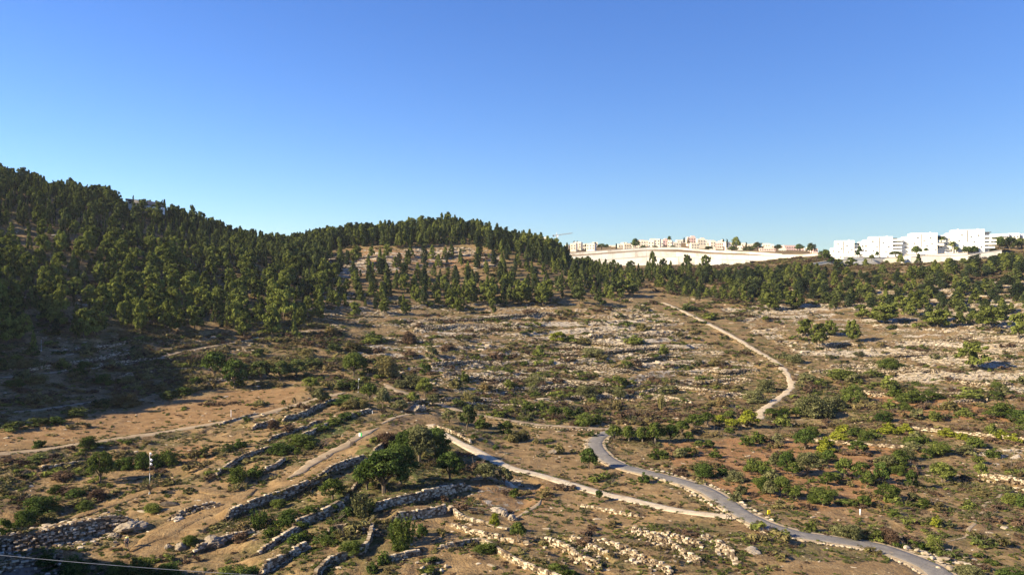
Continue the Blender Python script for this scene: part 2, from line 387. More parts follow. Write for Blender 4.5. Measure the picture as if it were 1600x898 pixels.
# walls hold up the ground behind them
for w in walls:
    L = w['L']; mid = L[len(L) // 2]; d = L[-1] - L[0]
    nrm = np.array([-d[1], d[0]])
    w['up'] = 1.0 if nrm @ mid > 0 else -1.0           # which side of the line lies uphill, away from the viewer
    Lw = 7.0
    idx, dist, bi, side = near_line(L, Lw + 1)
    g = bil(Z, L[:, 0], L[:, 1]); base = w['z']
    zb = np.interp(bi, np.arange(len(L)), base)
    zc = Z[idx]
    endf = np.minimum(bi, len(L) - 1 - bi) * 0.45
    endf = sstep(-.1, 2.0, endf)
    behind = side == w['up']
    top = zb + w['h'] * endf - .12
    lift = np.where(behind, 1 - sstep(2.2, Lw, dist), 0) * (dist > .25)
    zn = zc * (1 - lift) + np.maximum(zc, top) * lift
    low = np.where(~behind, 1 - sstep(.8, 3.0, dist), 0)
    zn = zn * (1 - low) + np.minimum(zn, zb) * low
    Z[idx] = zn
# roads lie in the ground
road_d = np.full(Z.shape, 99.0)
for r in roads:
    idx, dist, bi, side = near_line(r['L'], 8)
    hw = r['w'] / 2
    zr = np.interp(bi, np.arange(len(r['L'])), r['z'])
    t = 1 - sstep(hw + .25, hw + 2.2, dist)
    Z[idx] = Z[idx] * (1 - t) + (zr - (.10 if r['mat'] == 'asphalt' else .05) * min(1, r['w'] / 2.2) ** 2) * t
    road_d[idx] = np.minimum(road_d[idx], dist - hw)
wall_d = np.full(Z.shape, 99.0)
for w in walls:
    idx, dist, bi, side = near_line(w['L'], 3)
    wall_d[idx] = np.minimum(wall_d[idx], dist)
HID = None
GPX, GPY = gpix()
RUNMIN = np.minimum.accumulate(np.where(DS[:, None] > 62, GPY, 1e9), axis=0)   # what nearer ground hides
# ------------------------------------------------------------------ materials
def new_mat(name):
    m = bpy.data.materials.new(name); m.use_nodes = True
    nt = m.node_tree
    for n in list(nt.nodes): nt.nodes.remove(n)
    out = nt.nodes.new('ShaderNodeOutputMaterial')
    return m, nt, out
class N:
    """tiny node-graph helper"""
    def __init__(s, nt): s.nt = nt
    def n(s, t, **kw):
        o = s.nt.nodes.new(t)
        for k_, v in kw.items(): setattr(o, k_, v)
        return o
    def l(s, a, b): s.nt.links.new(a, b)
    def pos(s):
        return s.n('ShaderNodeNewGeometry').outputs['Position']
    def objc(s):
        return s.n('ShaderNodeTexCoord').outputs['Object']
    def mapv(s, v, sc):
        m = s.n('ShaderNodeMapping'); m.inputs['Scale'].default_value = sc; s.l(v, m.inputs[0]); return m.outputs[0]
    def noise(s, v, sc, det=4, rough=.55, out=0):
        t = s.n('ShaderNodeTexNoise'); t.inputs['Scale'].default_value = sc; t.inputs['Detail'].default_value = det
        t.inputs['Roughness'].default_value = rough
        if v is not None: s.l(v, t.inputs['Vector'])
        return t.outputs[out]
    def ramp(s, v, stops):
        r = s.n('ShaderNodeValToRGB'); s.l(v, r.inputs[0])
        e = r.color_ramp.elements
        while len(e) < len(stops): e.new(.5)
        for el, (p, c) in zip(e, stops):
            el.position = p; el.color = (c[0], c[1], c[2], 1) if not isinstance(c, (int, float)) else (c, c, c, 1)
        return r.outputs[0]
    def mix(s, f, a, b, mode='MIX'):
        m = s.n('ShaderNodeMix'); m.data_type = 'RGBA'; m.blend_type = mode
        for sock, v in ((m.inputs[0], f), (m.inputs[6], a), (m.inputs[7], b)):
            if isinstance(v, (int, float)): sock.default_value = v
            elif isinstance(v, tuple): sock.default_value = (*v, 1) if len(v) == 3 else v
            else: s.l(v, sock)
        return m.outputs[2]
    def math(s, op, a, b=0.0, c=0.0):
        m = s.n('ShaderNodeMath'); m.operation = op
        for sock, v in zip(m.inputs, (a, b, c)):
            if isinstance(v, (int, float)): sock.default_value = v
            else: s.l(v, sock)
        return m.outputs[0]
    def mrange(s, v, a, b, c=0., d=1.):
        m = s.n('ShaderNodeMapRange'); m.clamp = True; s.l(v, m.inputs[0])
        for i, q in enumerate((a, b, c, d)): m.inputs[i + 1].default_value = q
        return m.outputs[0]
    def bump(s, hgt_, dist, strength=1.0):
        b = s.n('ShaderNodeBump'); b.inputs['Distance'].default_value = dist; b.inputs['Strength'].default_value = strength
        s.l(hgt_, b.inputs['Height']); return b.outputs[0]
    def bsdf(s, col, rough=.9, normal=None, spec=.2, metallic=0.0):
        p = s.n('ShaderNodeBsdfPrincipled')
        if isinstance(col, tuple): p.inputs['Base Color'].default_value = (*col, 1)
        else: s.l(col, p.inputs['Base Color'])
        p.inputs['Roughness'].default_value = rough
        p.inputs['Specular IOR Level'].default_value = spec
        p.inputs['Metallic'].default_value = metallic
        if normal is not None: s.l(normal, p.inputs['Normal'])
        return p.outputs[0]

def mat_ground():
    m, nt, out = new_mat('hillside_soil'); g = N(nt)
    P = g.pos()
    a = g.n('ShaderNodeAttribute', attribute_name='soil')
    sep = g.n('ShaderNodeSeparateColor'); g.l(a.outputs['Color'], sep.inputs[0])
    rk, ea, og = sep.outputs[0], sep.outputs[1], sep.outputs[2]
    gr = a.outputs['Alpha']
    rs = g.n('ShaderNodeAttribute', attribute_name='riser').outputs['Fac']
    n1 = g.noise(P, .05, 5); n2 = g.noise(P, .45, 5, .6); n3 = g.noise(P, 2.6, 4, .65)
    strat = g.mapv(P, (.22, .22, 1.6))
    n4 = g.noise(strat, 1.0, 5, .62)
    base = g.ramp(n2, [(.28, (.030, .018, .012)), (.42, (.085, .050, .028)), (.54, (.175, .108, .050)), (.70, (.33, .228, .112))])
    dry = g.ramp(n3, [(.3, (.07, .045, .022)), (.5, (.215, .145, .068)), (.72, (.38, .28, .145))])
    base = g.mix(g.mrange(n1, .35, .65, .2, .8), base, dry)
    olive = g.ramp(n3, [(.3, (.035, .038, .014)), (.7, (.13, .12, .045))])
    base = g.mix(g.mrange(g.noise(P, .16, 4), .47, .62, 0, .7), base, olive)
    earthc = g.ramp(n2, [(.25, (.135, .082, .036)), (.5, (.22, .142, .066)), (.75, (.32, .222, .112))])
    earthc = g.mix(g.mrange(n3, .45, .7, 0, .45), earthc, (.135, .090, .045))
    orangec = g.ramp(n2, [(.25, (.15, .068, .027)), (.5, (.245, .118, .050)), (.75, (.33, .18, .085))])
    earthc = g.mix(og, earthc, orangec)
    em = g.mrange(g.math('ADD', ea, g.math('MULTIPLY', g.math('SUBTRACT', n2, .5), 1.1)), .38, .62)
    c = g.mix(em, base, earthc)
    streak = g.noise(g.mapv(P, (.10, .9, .4)), 1.4, 5, .7)
    c = g.mix(g.mrange(streak, .50, .66, 0, .45), c, (.30, .225, .115))
    c = g.mix(g.mrange(g.noise(P, 7.0, 3, .7), .56, .70, 0, .5), c, (.085, .058, .030))
    # weeds
    gm = g.mrange(g.math('ADD', gr, g.math('MULTIPLY', g.math('SUBTRACT', g.noise(P, .9, 4), .5), 1.6)), .5, .75, 0, .85)
    weeds = g.ramp(n3, [(.3, (.022, .034, .009)), (.7, (.10, .125, .030))])
    c = g.mix(gm, c, weeds)
    # limestone: ledge faces plus scattered pavement
    v = g.n('ShaderNodeTexVoronoi'); v.inputs['Scale'].default_value = .75; g.l(g.mapv(P, (.8, .8, 2.4)), v.inputs['Vector'])
    stone = g.math('ADD', g.math('MULTIPLY', n4, 1.1), g.math('MULTIPLY', g.math('SUBTRACT', n3, .5), .9))
    stone = g.math('ADD', stone, g.math('MULTIPLY', rs, .36))
    stone = g.math('ADD', stone, g.math('MULTIPLY', g.math('SUBTRACT', .42, v.outputs['Distance']), .35))
    th = g.math('SUBTRACT', 1.10, g.math('MULTIPLY', rk, .42))
    sm = g.mrange(g.math('SUBTRACT', stone, th), -.015, .06)
    sm = g.math('MULTIPLY', sm, g.mrange(rk, .04, .25))
    lime = g.ramp(g.noise(P, 1.7, 5, .7), [(.25, (.13, .10, .07)), (.45, (.32, .265, .195)), (.7, (.54, .475, .375))])
    c = g.mix(sm, c, lime)
    h = g.math('ADD', g.math('MULTIPLY', n3, .5), g.math('ADD', g.math('MULTIPLY', sm, .5), g.math('MULTIPLY', n2, .6)))
    nb = g.bump(h, .5, .9)
    g.l(g.bsdf(c, .95, nb, .1), out.inputs[0])
    return m

def mat_simple(name, stops, scale=2.0, rough=.9, bumpd=.05, spec=.2, det=5, rnd=0.0, metallic=0.0, tint=None):
    m, nt, out = new_mat(name); g = N(nt)
    P = g.pos()
    n = g.noise(P, scale, det, .62)
    if rnd:
        oi = g.n('ShaderNodeObjectInfo').outputs['Random']
        n = g.math('ADD', n, g.math('MULTIPLY', g.math('SUBTRACT', oi, .5), rnd))
    if tint:
        ta = g.n('ShaderNodeAttribute', attribute_name='tint').outputs['Fac']
        n = g.math('ADD', n, g.math('MULTIPLY', g.math('SUBTRACT', ta, .5), tint))
    c = g.ramp(n, stops)
    nb = g.bump(g.noise(P, scale * 3, 4, .7), bumpd) if bumpd else None
    g.l(g.bsdf(c, rough, nb, spec, metallic), out.inputs[0])
    return m

def mat_track(name, stops, dirt, amount, scale=1.1, crack=False):
    m, nt, out = new_mat(name); g = N(nt)
    P = g.pos()
    c = g.ramp(g.noise(P, scale, 6, .65), stops)
    if crack:
        c = g.mix(g.mrange(g.noise(P, .22, 3), .45, .62, 0, .45), c, (.13, .122, .115))
        v = g.n('ShaderNodeTexVoronoi'); v.feature = 'DISTANCE_TO_EDGE'; v.inputs['Scale'].default_value = .35; g.l(P, v.inputs['Vector'])
        c = g.mix(g.mrange(v.outputs['Distance'], .0, .012, .7, 0), c, (.05, .045, .04))
    d = g.noise(P, .55, 6, .7)
    c = g.mix(g.mrange(d, .62 - amount * .2, .72 - amount * .15, 0, .8), c, dirt)
    c = g.mix(g.mrange(g.noise(P, 4.5, 3, .7), .58, .70, 0, .55), c, dirt)
    g.l(g.bsdf(c, .93, g.bump(g.noise(P, 3.0, 5, .7), .05), .15), out.inputs[0])
    return m

def mat_leaf(name, dark, light, trans=.22, rnd=.5, warm=None):
    """leaf colour runs dark..light with each leaf's own tint; whole plants differ a little"""
    m, nt, out = new_mat(name); g = N(nt)
    ta = g.n('ShaderNodeAttribute', attribute_name='tint').outputs['Fac']
    oi = g.n('ShaderNodeObjectInfo').outputs['Random']
    f = g.math('ADD', ta, g.math('MULTIPLY', g.math('SUBTRACT', oi, .5), rnd))
    c = g.ramp(f, [(.05, dark), (.95, light)])
    if warm:
        c = g.mix(g.mrange(g.math('FRACT', g.math('MULTIPLY', oi, 7.13)), .5, 1, 0, .6), c, warm)
    d = g.n('ShaderNodeBsdfDiffuse'); g.l(c, d.inputs[0])
    t = g.n('ShaderNodeBsdfTranslucent'); g.l(g.mix(.5, c, (.9, 1, .35), 'MULTIPLY'), t.inputs[0])
    mx = g.n('ShaderNodeMixShader'); mx.inputs[0].default_value = trans
    g.l(d.outputs[0], mx.inputs[1]); g.l(t.outputs[0], mx.inputs[2]); g.l(mx.outputs[0], out.inputs[0])
    return m

M = {}
M['ground'] = mat_ground()
M['asphalt'] = mat_track('asphalt', [(.3, (.13, .122, .113)), (.5, (.17, .158, .145)), (.7, (.23, .212, .185))], (.30, .235, .155), .15, .8, True)
M['gravel'] = mat_track('pale_gravel', [(.3, (.34, .27, .18)), (.5, (.47, .39, .275)), (.7, (.57, .49, .36))], (.27, .19, .11), .35)
M['trail'] = mat_track('trodden_pale_trail', [(.3, (.31, .24, .155)), (.5, (.44, .36, .25)), (.7, (.50, .42, .30))], (.22, .15, .085), .5)
M['dust'] = mat_track('grey_dust', [(.3, (.20, .148, .092)), (.5, (.29, .225, .148)), (.7, (.38, .305, .21))], (.17, .115, .06), .6)
M['earth'] = mat_simple('trodden_earth', [(.25, (.27, .18, .10)), (.5, (.38, .265, .15)), (.8, (.47, .35, .21))], .7, .95, .03)
M['shoulder'] = mat_simple('road_shoulder', [(.25, (.24, .175, .105)), (.6, (.37, .29, .185)), (.85, (.46, .38, .26))], 1.8, .95, .03)
M['stone'] = mat_simple('limestone_blocks', [(.15, (.09, .062, .038)), (.4, (.20, .15, .095)), (.62, (.34, .27, .18)), (.85, (.50, .42, .30))], 1.1, .92, .05, tint=.85)
M['boulder'] = mat_simple('limestone_boulder', [(.2, (.20, .155, .10)), (.5, (.35, .285, .20)), (.8, (.50, .43, .32))], 1.2, .92, .06, rnd=.3)
M['rock'] = mat_simple('weathered_rock', [(.15, (.08, .06, .045)), (.4, (.19, .155, .115)), (.65, (.33, .28, .215)), (.85, (.46, .40, .31))], .8, .93, .06, rnd=.35)
M['bark'] = mat_simple('bark', [(.3, (.06, .045, .032)), (.7, (.16, .125, .09))], 3, .95, 0)
M['palebark'] = mat_simple('pale_bark', [(.3, (.14, .115, .09)), (.7, (.26, .22, .17))], 3, .95, 0)
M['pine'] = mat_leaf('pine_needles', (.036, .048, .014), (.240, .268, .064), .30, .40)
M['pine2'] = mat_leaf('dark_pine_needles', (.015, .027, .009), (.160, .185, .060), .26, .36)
M['cypress'] = mat_leaf('cypress_foliage', (.010, .018, .009), (.050, .066, .030), .15, .4)
M['green'] = mat_leaf('fresh_green_leaves', (.024, .042, .009), (.150, .182, .044), .28, .4)
M['dark'] = mat_leaf('dark_green_leaves', (.018, .036, .009), (.110, .152, .038), .25, .3)
M['olive'] = mat_leaf('grey_green_leaves', (.050, .056, .024), (.230, .225, .100), .22, .4)
M['lime'] = mat_leaf('yellow_green_leaves', (.12, .14, .015), (.32, .33, .045), .32, .3)
M['brown'] = mat_leaf('dry_brown_twigs', (.045, .028, .020), (.180, .118, .075), .1, .5)
M['scrub'] = mat_leaf('scrub_leaves', (.060, .054, .020), (.245, .215, .085), .15, .7, (.20, .13, .07))
M['white'] = mat_simple('white_stone_cladding', [(.3, (.74, .72, .66)), (.7, (.82, .80, .74))], .3, .7, .0)
M['cream'] = mat_simple('cream_stone_facade', [(.3, (.56, .49, .39)), (.7, (.70, .63, .52))], .15, .8, .0, rnd=.5)
M['wallwhite'] = mat_simple('pale_cut_stone', [(.22, (.42, .37, .29)), (.38, (.66, .61, .51)), (.55, (.76, .72, .62)), (.8, (.80, .77, .69))], .16, .85, .03, tint=.25)
M['terracotta'] = mat_simple('terracotta_tiles', [(.3, (.30, .12, .07)), (.7, (.42, .20, .12))], .6, .85, .02)
M['glass'] = mat_simple('dark_window_glass', [(.3, (.03, .035, .045)), (.7, (.07, .08, .09))], .3, .25, 0, .5)
M['shade'] = mat_simple('dark_painted_metal', [(.3, (.05, .05, .055)), (.7, (.10, .10, .11))], .5, .6, 0)
M['steel'] = mat_simple('galvanised_steel', [(.3, (.26, .265, .27)), (.7, (.40, .405, .41))], 2, .45, 0, .5, metallic=.3)
M['lampwhite'] = mat_simple('white_lamp_housing', [(.3, (.75, .76, .76)), (.7, (.85, .85, .84))], 2, .35, 0, .5)
M['signgreen'] = mat_simple('green_enamel', [(.3, (.02, .30, .07)), (.7, (.03, .38, .10))], 2, .5, 0)
M['yellow'] = mat_simple('yellow_paint', [(.3, (.75, .50, .01)), (.7, (.85, .62, .02))], 2, .6, 0)
M['wood'] = mat_simple('weathered_timber', [(.3, (.13, .10, .07)), (.7, (.25, .20, .15))], 4, .85, .01)
M['skin'] = mat_simple('skin', [(.3, (.40, .24, .16)), (.7, (.45, .28, .19))], 3, .6, 0)
M['palecloth'] = mat_simple('pale_yellow_cloth', [(.3, (.62, .64, .26)), (.7, (.74, .75, .36))], 3, .8, 0)
M['darkcloth'] = mat_simple('dark_cloth', [(.3, (.03, .03, .04)), (.7, (.06, .055, .07))], 3, .9, 0)
M['greycloth'] = mat_simple('grey_cloth', [(.3, (.16, .16, .18)), (.7, (.22, .22, .24))], 3, .9, 0)
M['berm'] = mat_simple('brown_terrace_soil', [(.3, (.12, .075, .035)), (.7, (.22, .145, .07))], .5, .95, .1)
M['pink'] = mat_simple('pink_render', [(.3, (.60, .42, .36)), (.7, (.70, .52, .45))], .3, .85, 0)
M['dirtpile'] = mat_simple('dark_brush_pile', [(.3, (.035, .028, .022)), (.7, (.12, .095, .07))], 3, .95, .1)

# ------------------------------------------------------------------ mesh helpers
def mesh_np(name, verts, faces, mats, midx=None, tint=None, smooth=False):
    """faces: (n,3) or (n,4) int array, or list of such arrays"""
    me = bpy.data.meshes.new(name)
    fl = faces if isinstance(faces, list) else [faces]
    fl = [np.asarray(f, dtype=np.int32) for f in fl if len(f)]
    verts = np.asarray(verts, dtype=np.float32)
    nl = sum(f.size for f in fl); npoly = sum(len(f) for f in fl)
    me.vertices.add(len(verts)); me.vertices.foreach_set('co', verts.ravel())
    me.loops.add(nl); me.loops.foreach_set('vertex_index', np.concatenate([f.ravel() for f in fl]))
    me.polygons.add(npoly)
    tot = np.concatenate([np.full(len(f), f.shape[1], np.int32) for f in fl])
    start = np.concatenate([[0], np.cumsum(tot)[:-1]]).astype(np.int32)
    me.polygons.foreach_set('loop_start', start)
    me.polygons.foreach_set('loop_total', tot)
    for m in mats: me.materials.append(m)
    if midx is not None: me.polygons.foreach_set('material_index', np.asarray(midx, np.int32))
    if tint is not None:
        a = me.attributes.new('tint', 'FLOAT', 'POINT'); a.data.foreach_set('value', np.asarray(tint, np.float32))
    me.polygons.foreach_set('use_smooth', np.full(npoly, bool(smooth)))
    me.update(calc_edges=True)
    return me

class MB:
    """collects solids, then makes ONE mesh"""
    def __init__(s): s.v = []; s.q = []; s.t = []; s.tint = []; s.n = 0; s.mi = []; s.cur = 0; s.mt = []
    def add(s, v, q=None, t=None, tint=.5):
        v = np.asarray(v, float); s.v.append(v)
        if q is not None and len(q): s.q.append(np.asarray(q) + s.n); s.mi.append(np.full(len(q), s.cur))
        if t is not None and len(t): s.t.append(np.asarray(t) + s.n); s.mt.append(np.full(len(t), s.cur))
        s.tint.append(np.full(len(v), tint)); s.n += len(v)
    BQ = [(0,3,2,1),(4,5,6,7),(0,1,5,4),(1,2,6,5),(2,3,7,6),(3,0,4,7)]
    def box(s, c, d, rz=0.0, jit=0.0, tint=.5):
        hx, hy, hz = d[0]/2, d[1]/2, d[2]/2
        v = np.array([(-hx,-hy,-hz),(hx,-hy,-hz),(hx,hy,-hz),(-hx,hy,-hz),(-hx,-hy,hz),(hx,-hy,hz),(hx,hy,hz),(-hx,hy,hz)])
        if jit: v = v * (1 + rng.uniform(-jit, jit, (8, 3)))
        if rz:
            cs, sn = math.cos(rz), math.sin(rz)
            v = np.column_stack([v[:,0]*cs - v[:,1]*sn, v[:,0]*sn + v[:,1]*cs, v[:,2]])
        s.add(v + np.array(c), s.BQ, tint=tint)
    def tube(s, a, b, r0, r1, n=6, tint=.5, cap=True):
        a = np.array(a, float); b = np.array(b, float); d = b - a; L = np.linalg.norm(d) + 1e-9; d /= L
        u = np.cross(d, (0, 0, 1) if abs(d[2]) < .9 else (1, 0, 0)); u /= np.linalg.norm(u); w = np.cross(d, u)
        an = np.arange(n) * 2 * np.pi / n
        ring = np.outer(np.cos(an), u) + np.outer(np.sin(an), w)
        v = np.vstack([a + ring * r0, b + ring * r1])
        q = [(i, (i + 1) % n, n + (i + 1) % n, n + i) for i in range(n)]
        t = []
        if cap:
            v = np.vstack([v, a, b])
            t = [(2*n, (i+1) % n, i) for i in range(n)] + [(2*n+1, n+i, n+(i+1) % n) for i in range(n)]
        s.add(v, q, t, tint)
    def mesh(s, name, mats, smooth=False):
        q = np.vstack(s.q) if s.q else np.zeros((0, 4), int); t = np.vstack(s.t) if s.t else np.zeros((0, 3), int)
        mi = np.concatenate(([np.concatenate(s.mi)] if s.mi else []) + ([np.concatenate(s.mt)] if s.mt else []))
        return mesh_np(name, np.vstack(s.v), [q, t], mats, mi, np.concatenate(s.tint), smooth)

def obj(name, me, parent=None, loc=None, rot=None, scl=None, label=None, cat=None, group=None, kind=None):
    o = bpy.data.objects.new(name, me); C.objects.link(o)
    if parent is not None: o.parent = parent
    if loc is not None: o.location = loc
    if rot is not None: o.rotation_euler = rot
    if scl is not None: o.scale = scl
    if label: o['label'] = label
    if cat: o['category'] = cat
    if group: o['group'] = group
    if kind: o['kind'] = kind
    return o

# ------------------------------------------------------------------ ground sheet
iv = np.arange(NR * NCOL).reshape(NR, NCOL)
quads = np.stack([iv[:-1, :-1], iv[:-1, 1:], iv[1:, 1:], iv[1:, :-1]], -1).reshape(-1, 4)
gm = mesh_np('hillside_ground', np.stack([X, Y, Z], -1).reshape(-1, 3), quads, [M['ground']], smooth=True)
ca = gm.attributes.new('soil', 'FLOAT_COLOR', 'POINT')
ca.data.foreach_set('color', np.stack([np.clip(rock, 0, 1), np.clip(earth, 0, 1), np.clip(orange, 0, 1), np.clip(green, 0, 1)], -1).astype(np.float32).ravel())
ra = gm.attributes.new('riser', 'FLOAT', 'POINT')
ra.data.foreach_set('value', (sstep(.5, .7, fr) * (1 - sstep(.97, 1.0, fr)) * np.clip(ledge, 0, 1)).astype(np.float32).ravel())
obj('hillside_ground', gm, kind='structure', label='hillside ground of dry soil, limestone ledges and bare earth')
# flat land under and behind the viewer so the sheet has no edge nearby
bb = MB(); bb.box((0, -700, CAMZ - 37), (2600, 1430, 2)); obj('valley_floor', bb.mesh('valley_floor', [M['ground']]), kind='structure')

def road_mesh(r):
    L, z, w = r['L'], r['z'], r['w']
    n = len(L)
    T = np.gradient(L, axis=0); T /= np.linalg.norm(T, axis=1)[:, None] + 1e-9
    Nn = np.column_stack([-T[:, 1], T[:, 0]])
    rough = {'asphalt': .03, 'gravel': .16, 'shoulder': .3, 'trail': .34}.get(r['mat'], .38)
    s = np.arange(n) * 1.2
    hl = w / 2 * (1 + (rough > .1) * .25 * fbm(s, s * 0 + 3, 9.0, 3, 77) + rough * 2 * (vnoise(s / 3.1, s * 0 + w, 3) - .5) + rough * (vnoise(s / .9, s * 0, 4) - .5))
    hr = w / 2 * (1 + rough * 2 * (vnoise(s / 3.1, s * 0 + w, 13) - .5) + rough * (vnoise(s / .9, s * 0, 14) - .5))
    if r['mat'] != 'asphalt':
        e = np.minimum(np.arange(n), n - 1 - np.arange(n)) * 1.2
        tp = sstep(-1.5, 5.0, e) if r['mat'] in ('earth', 'dust') else 1.0
        hl = hl * tp; hr = hr * tp
    cols = [(-1.25, -.28), (-1.0, 0), (-.5, .02), (0, .035), (.5, .02), (1.0, 0), (1.25, -.28)]
    V = []
    for a, dz in cols:
        hw = hl if a < 0 else hr
        p = L + Nn * (a * hw)[:, None]
        V.append(np.column_stack([p, z + dz * min(1, w / 2) + (.02 if r['mat'] in ('asphalt', 'shoulder') else .005)]))
    V = np.stack(V, 1).reshape(-1, 3); m = len(cols)
    ii = np.arange(n * m).reshape(n, m)
    q = np.stack([ii[:-1, 1:], ii[:-1, :-1], ii[1:, :-1], ii[1:, 1:]], -1)
    mi = np.zeros(q.shape[:2], int); mi[:, 0] = 1; mi[:, -1] = 1
    if r['mat'] == 'earth':
        me = mesh_np(r['name'], V, q.reshape(-1, 4), [M['ground']], smooth=True)
        a_ = me.attributes.new('soil', 'FLOAT_COLOR', 'POINT'); a_.data.foreach_set('color', np.tile(np.array([0, 1, 0, 0], np.float32), len(V)))
        return me
    return mesh_np(r['name'], V, q.reshape(-1, 4), [M[r['mat']], M['shoulder'] if r['mat'] == 'asphalt' else M[r['mat']]], mi.ravel(), smooth=True)
for i, r in enumerate(roads):
    r['z'] = r['z'] + .004 * (i + 1) - .004 * (r['mat'] == 'gravel')
    obj(r['name'], road_mesh(r), kind='structure')
# pale gravel shoulders beside the asphalt road
rd = roads[0]
for sgn in (-1, 1):
    L = rd['L']; T = np.gradient(L, axis=0); T /= np.linalg.norm(T, axis=1)[:, None]; Nn = np.column_stack([-T[:, 1], T[:, 0]])
    s = np.arange(len(L)) * 1.2
    r2 = dict(name='road_shoulder', mat='shoulder', w=.75, L=L + Nn * sgn * (rd['w'] / 2 + .25), z=rd['z'] - .03)
    obj('road_shoulder', road_mesh(r2), kind='structure')

# ------------------------------------------------------------------ dry stone walls: every stone has its own edges, joined as they are too small to pick apart
def wall_mesh(w):
    L, z, h, ro = w['L'], w['z'], w['h'], w['rough']
    T = np.gradient(L, axis=0); T /= np.linalg.norm(T, axis=1)[:, None] + 1e-9
    Nn = np.column_stack([-T[:, 1], T[:, 0]]) * w['up']       # towards the hill
    s = np.concatenate([[0], np.cumsum(np.hypot(*np.diff(L, axis=0).T))])
    tot = s[-1]
    stones = MB(); core = MB()
    thick = .4
    hh = h * (1 + .18 * fbm(s, s * 0 + h * 7, 4.0, 2, 41) * (1 + ro)) * sstep(-.5, 1.2, np.minimum(s, tot - s)) 
    zz = z
    # core
    a = L + Nn * .24; b = L + Nn * thick
    n = len(L); ct = hh - .12
    V = np.stack([np.column_stack([a, zz - .5]), np.column_stack([a, zz + ct]), np.column_stack([b, zz + ct]), np.column_stack([b, zz - .5])], 1).reshape(-1, 3)
    ii = np.arange(n * 4).reshape(n, 4)
    q = np.concatenate([np.stack([ii[:-1, j], ii[:-1, (j + 1) % 4], ii[1:, (j + 1) % 4], ii[1:, j]], -1) for j in range(4)]).reshape(-1, 4)
    core.add(V, q, tint=.15)
    ch = .24 if ro < .5 else .22
    nc = max(2, int(round(h / ch)))
    for c in range(nc + 1):
        t = rng.uniform(0, .3)
        while t < tot:
            ln = rng.uniform(.24, .58) * (1 if ro < .5 else .85)
            x = np.interp(t + ln / 2, s, L[:, 0]); y = np.interp(t + ln / 2, s, L[:, 1]); z0 = np.interp(t, s, zz); hm = np.interp(t, s, hh)
            nx = np.interp(t, s, Nn[:, 0]); ny = np.interp(t, s, Nn[:, 1])
            zc = (c + .5) * ch
            t += ln * .96
            if zc - ch * .5 > hm: continue
            if ro > .3 and rng.random() < ro * .30: continue
            lean = (.12 if ro < .5 else .75) * zc - (0 if ro < .5 else .5) + rng.uniform(-.05, .05) * (1 + 2 * ro) + (ro * rng.uniform(-.5, .1) * (1 - zc / h) if ro > .3 else 0)
            dep = .34 if c < nc else .40
            ang = math.atan2(ny, nx) - math.pi / 2 + rng.uniform(-.1, .1) * (1 + 2 * ro)
            stones.box((x + nx * (dep / 2 + lean - .1), y + ny * (dep / 2 + lean - .1), z0 + zc + rng.uniform(-.04, .04) * (1 + 3 * ro)),
                       (ln * .91, dep, ch * rng.uniform(.74, .97)), ang, .10 + .12 * ro, rng.uniform(0, 1))
    if ro > .3:      # fallen stones along the foot
        for _ in range(int(tot * ro * (5.5 if ro < .75 else 16))):
            t = rng.uniform(0, tot); x = np.interp(t, s, L[:, 0]); y = np.interp(t, s, L[:, 1])
            nx = np.interp(t, s, Nn[:, 0]); ny = np.interp(t, s, Nn[:, 1]); o_ = rng.exponential(.9 if ro < .75 else 1.8) + .1 - (.5 if rng.random() < .3 else 0)
            sz = rng.uniform(.15, .42)
            px_, py_ = x - nx * o_, y - ny * o_
            stones.box((px_, py_, hgt(px_, py_) + sz * .25), (sz * 1.3, sz, sz * .8), rng.uniform(0, 3), .22, rng.uniform(0, 1))
    return core, stones
LEDGES = []
for w in walls:
    core, stones = wall_mesh(w)
    i = len(w['L']) // 2; lg = w['label'].startswith('@')
    o = (float(w['L'][i][0]), float(w['L'][i][1]), float(w['z'][i]))
    root = obj(w['name'], None, loc=o, label=None if lg else w['label'], cat='stone ledge' if lg else 'stone wall', group='broken stone ledges along the contours' if lg else 'dry stone walls on the terraces')
    if lg: LEDGES.append((root, o, w['label'][1:]))
    for mbx in (core, stones):
        for v in mbx.v: v -= np.array(o)
    obj('core', core.mesh('wall_core', [M['stone']]), root)
    st = obj('stone_courses', stones.mesh('stone_courses', [M['stone']]), root, kind='stuff')

# ------------------------------------------------------------------ foliage and plants
def quads_at(cen, nor, size, aspect=1.5):
    n = len(cen)
    r = rng.normal(size=(n, 3)); r -= (r * nor).sum(1)[:, None] * nor; r /= np.linalg.norm(r, axis=1)[:, None] + 1e-9
    b = np.cross(nor, r)
    s = size[:, None]
    u = r * s * aspect * .5; v = b * s * .5
    V = np.stack([cen - u, cen - v * .9, cen + u, cen + v * .9], 1)          # pointed leaf-tuft shape
    V[:, 1] += nor * s * .15; V[:, 3] += nor * s * .15
    return V.reshape(-1, 3), np.arange(n * 4).reshape(n, 4)

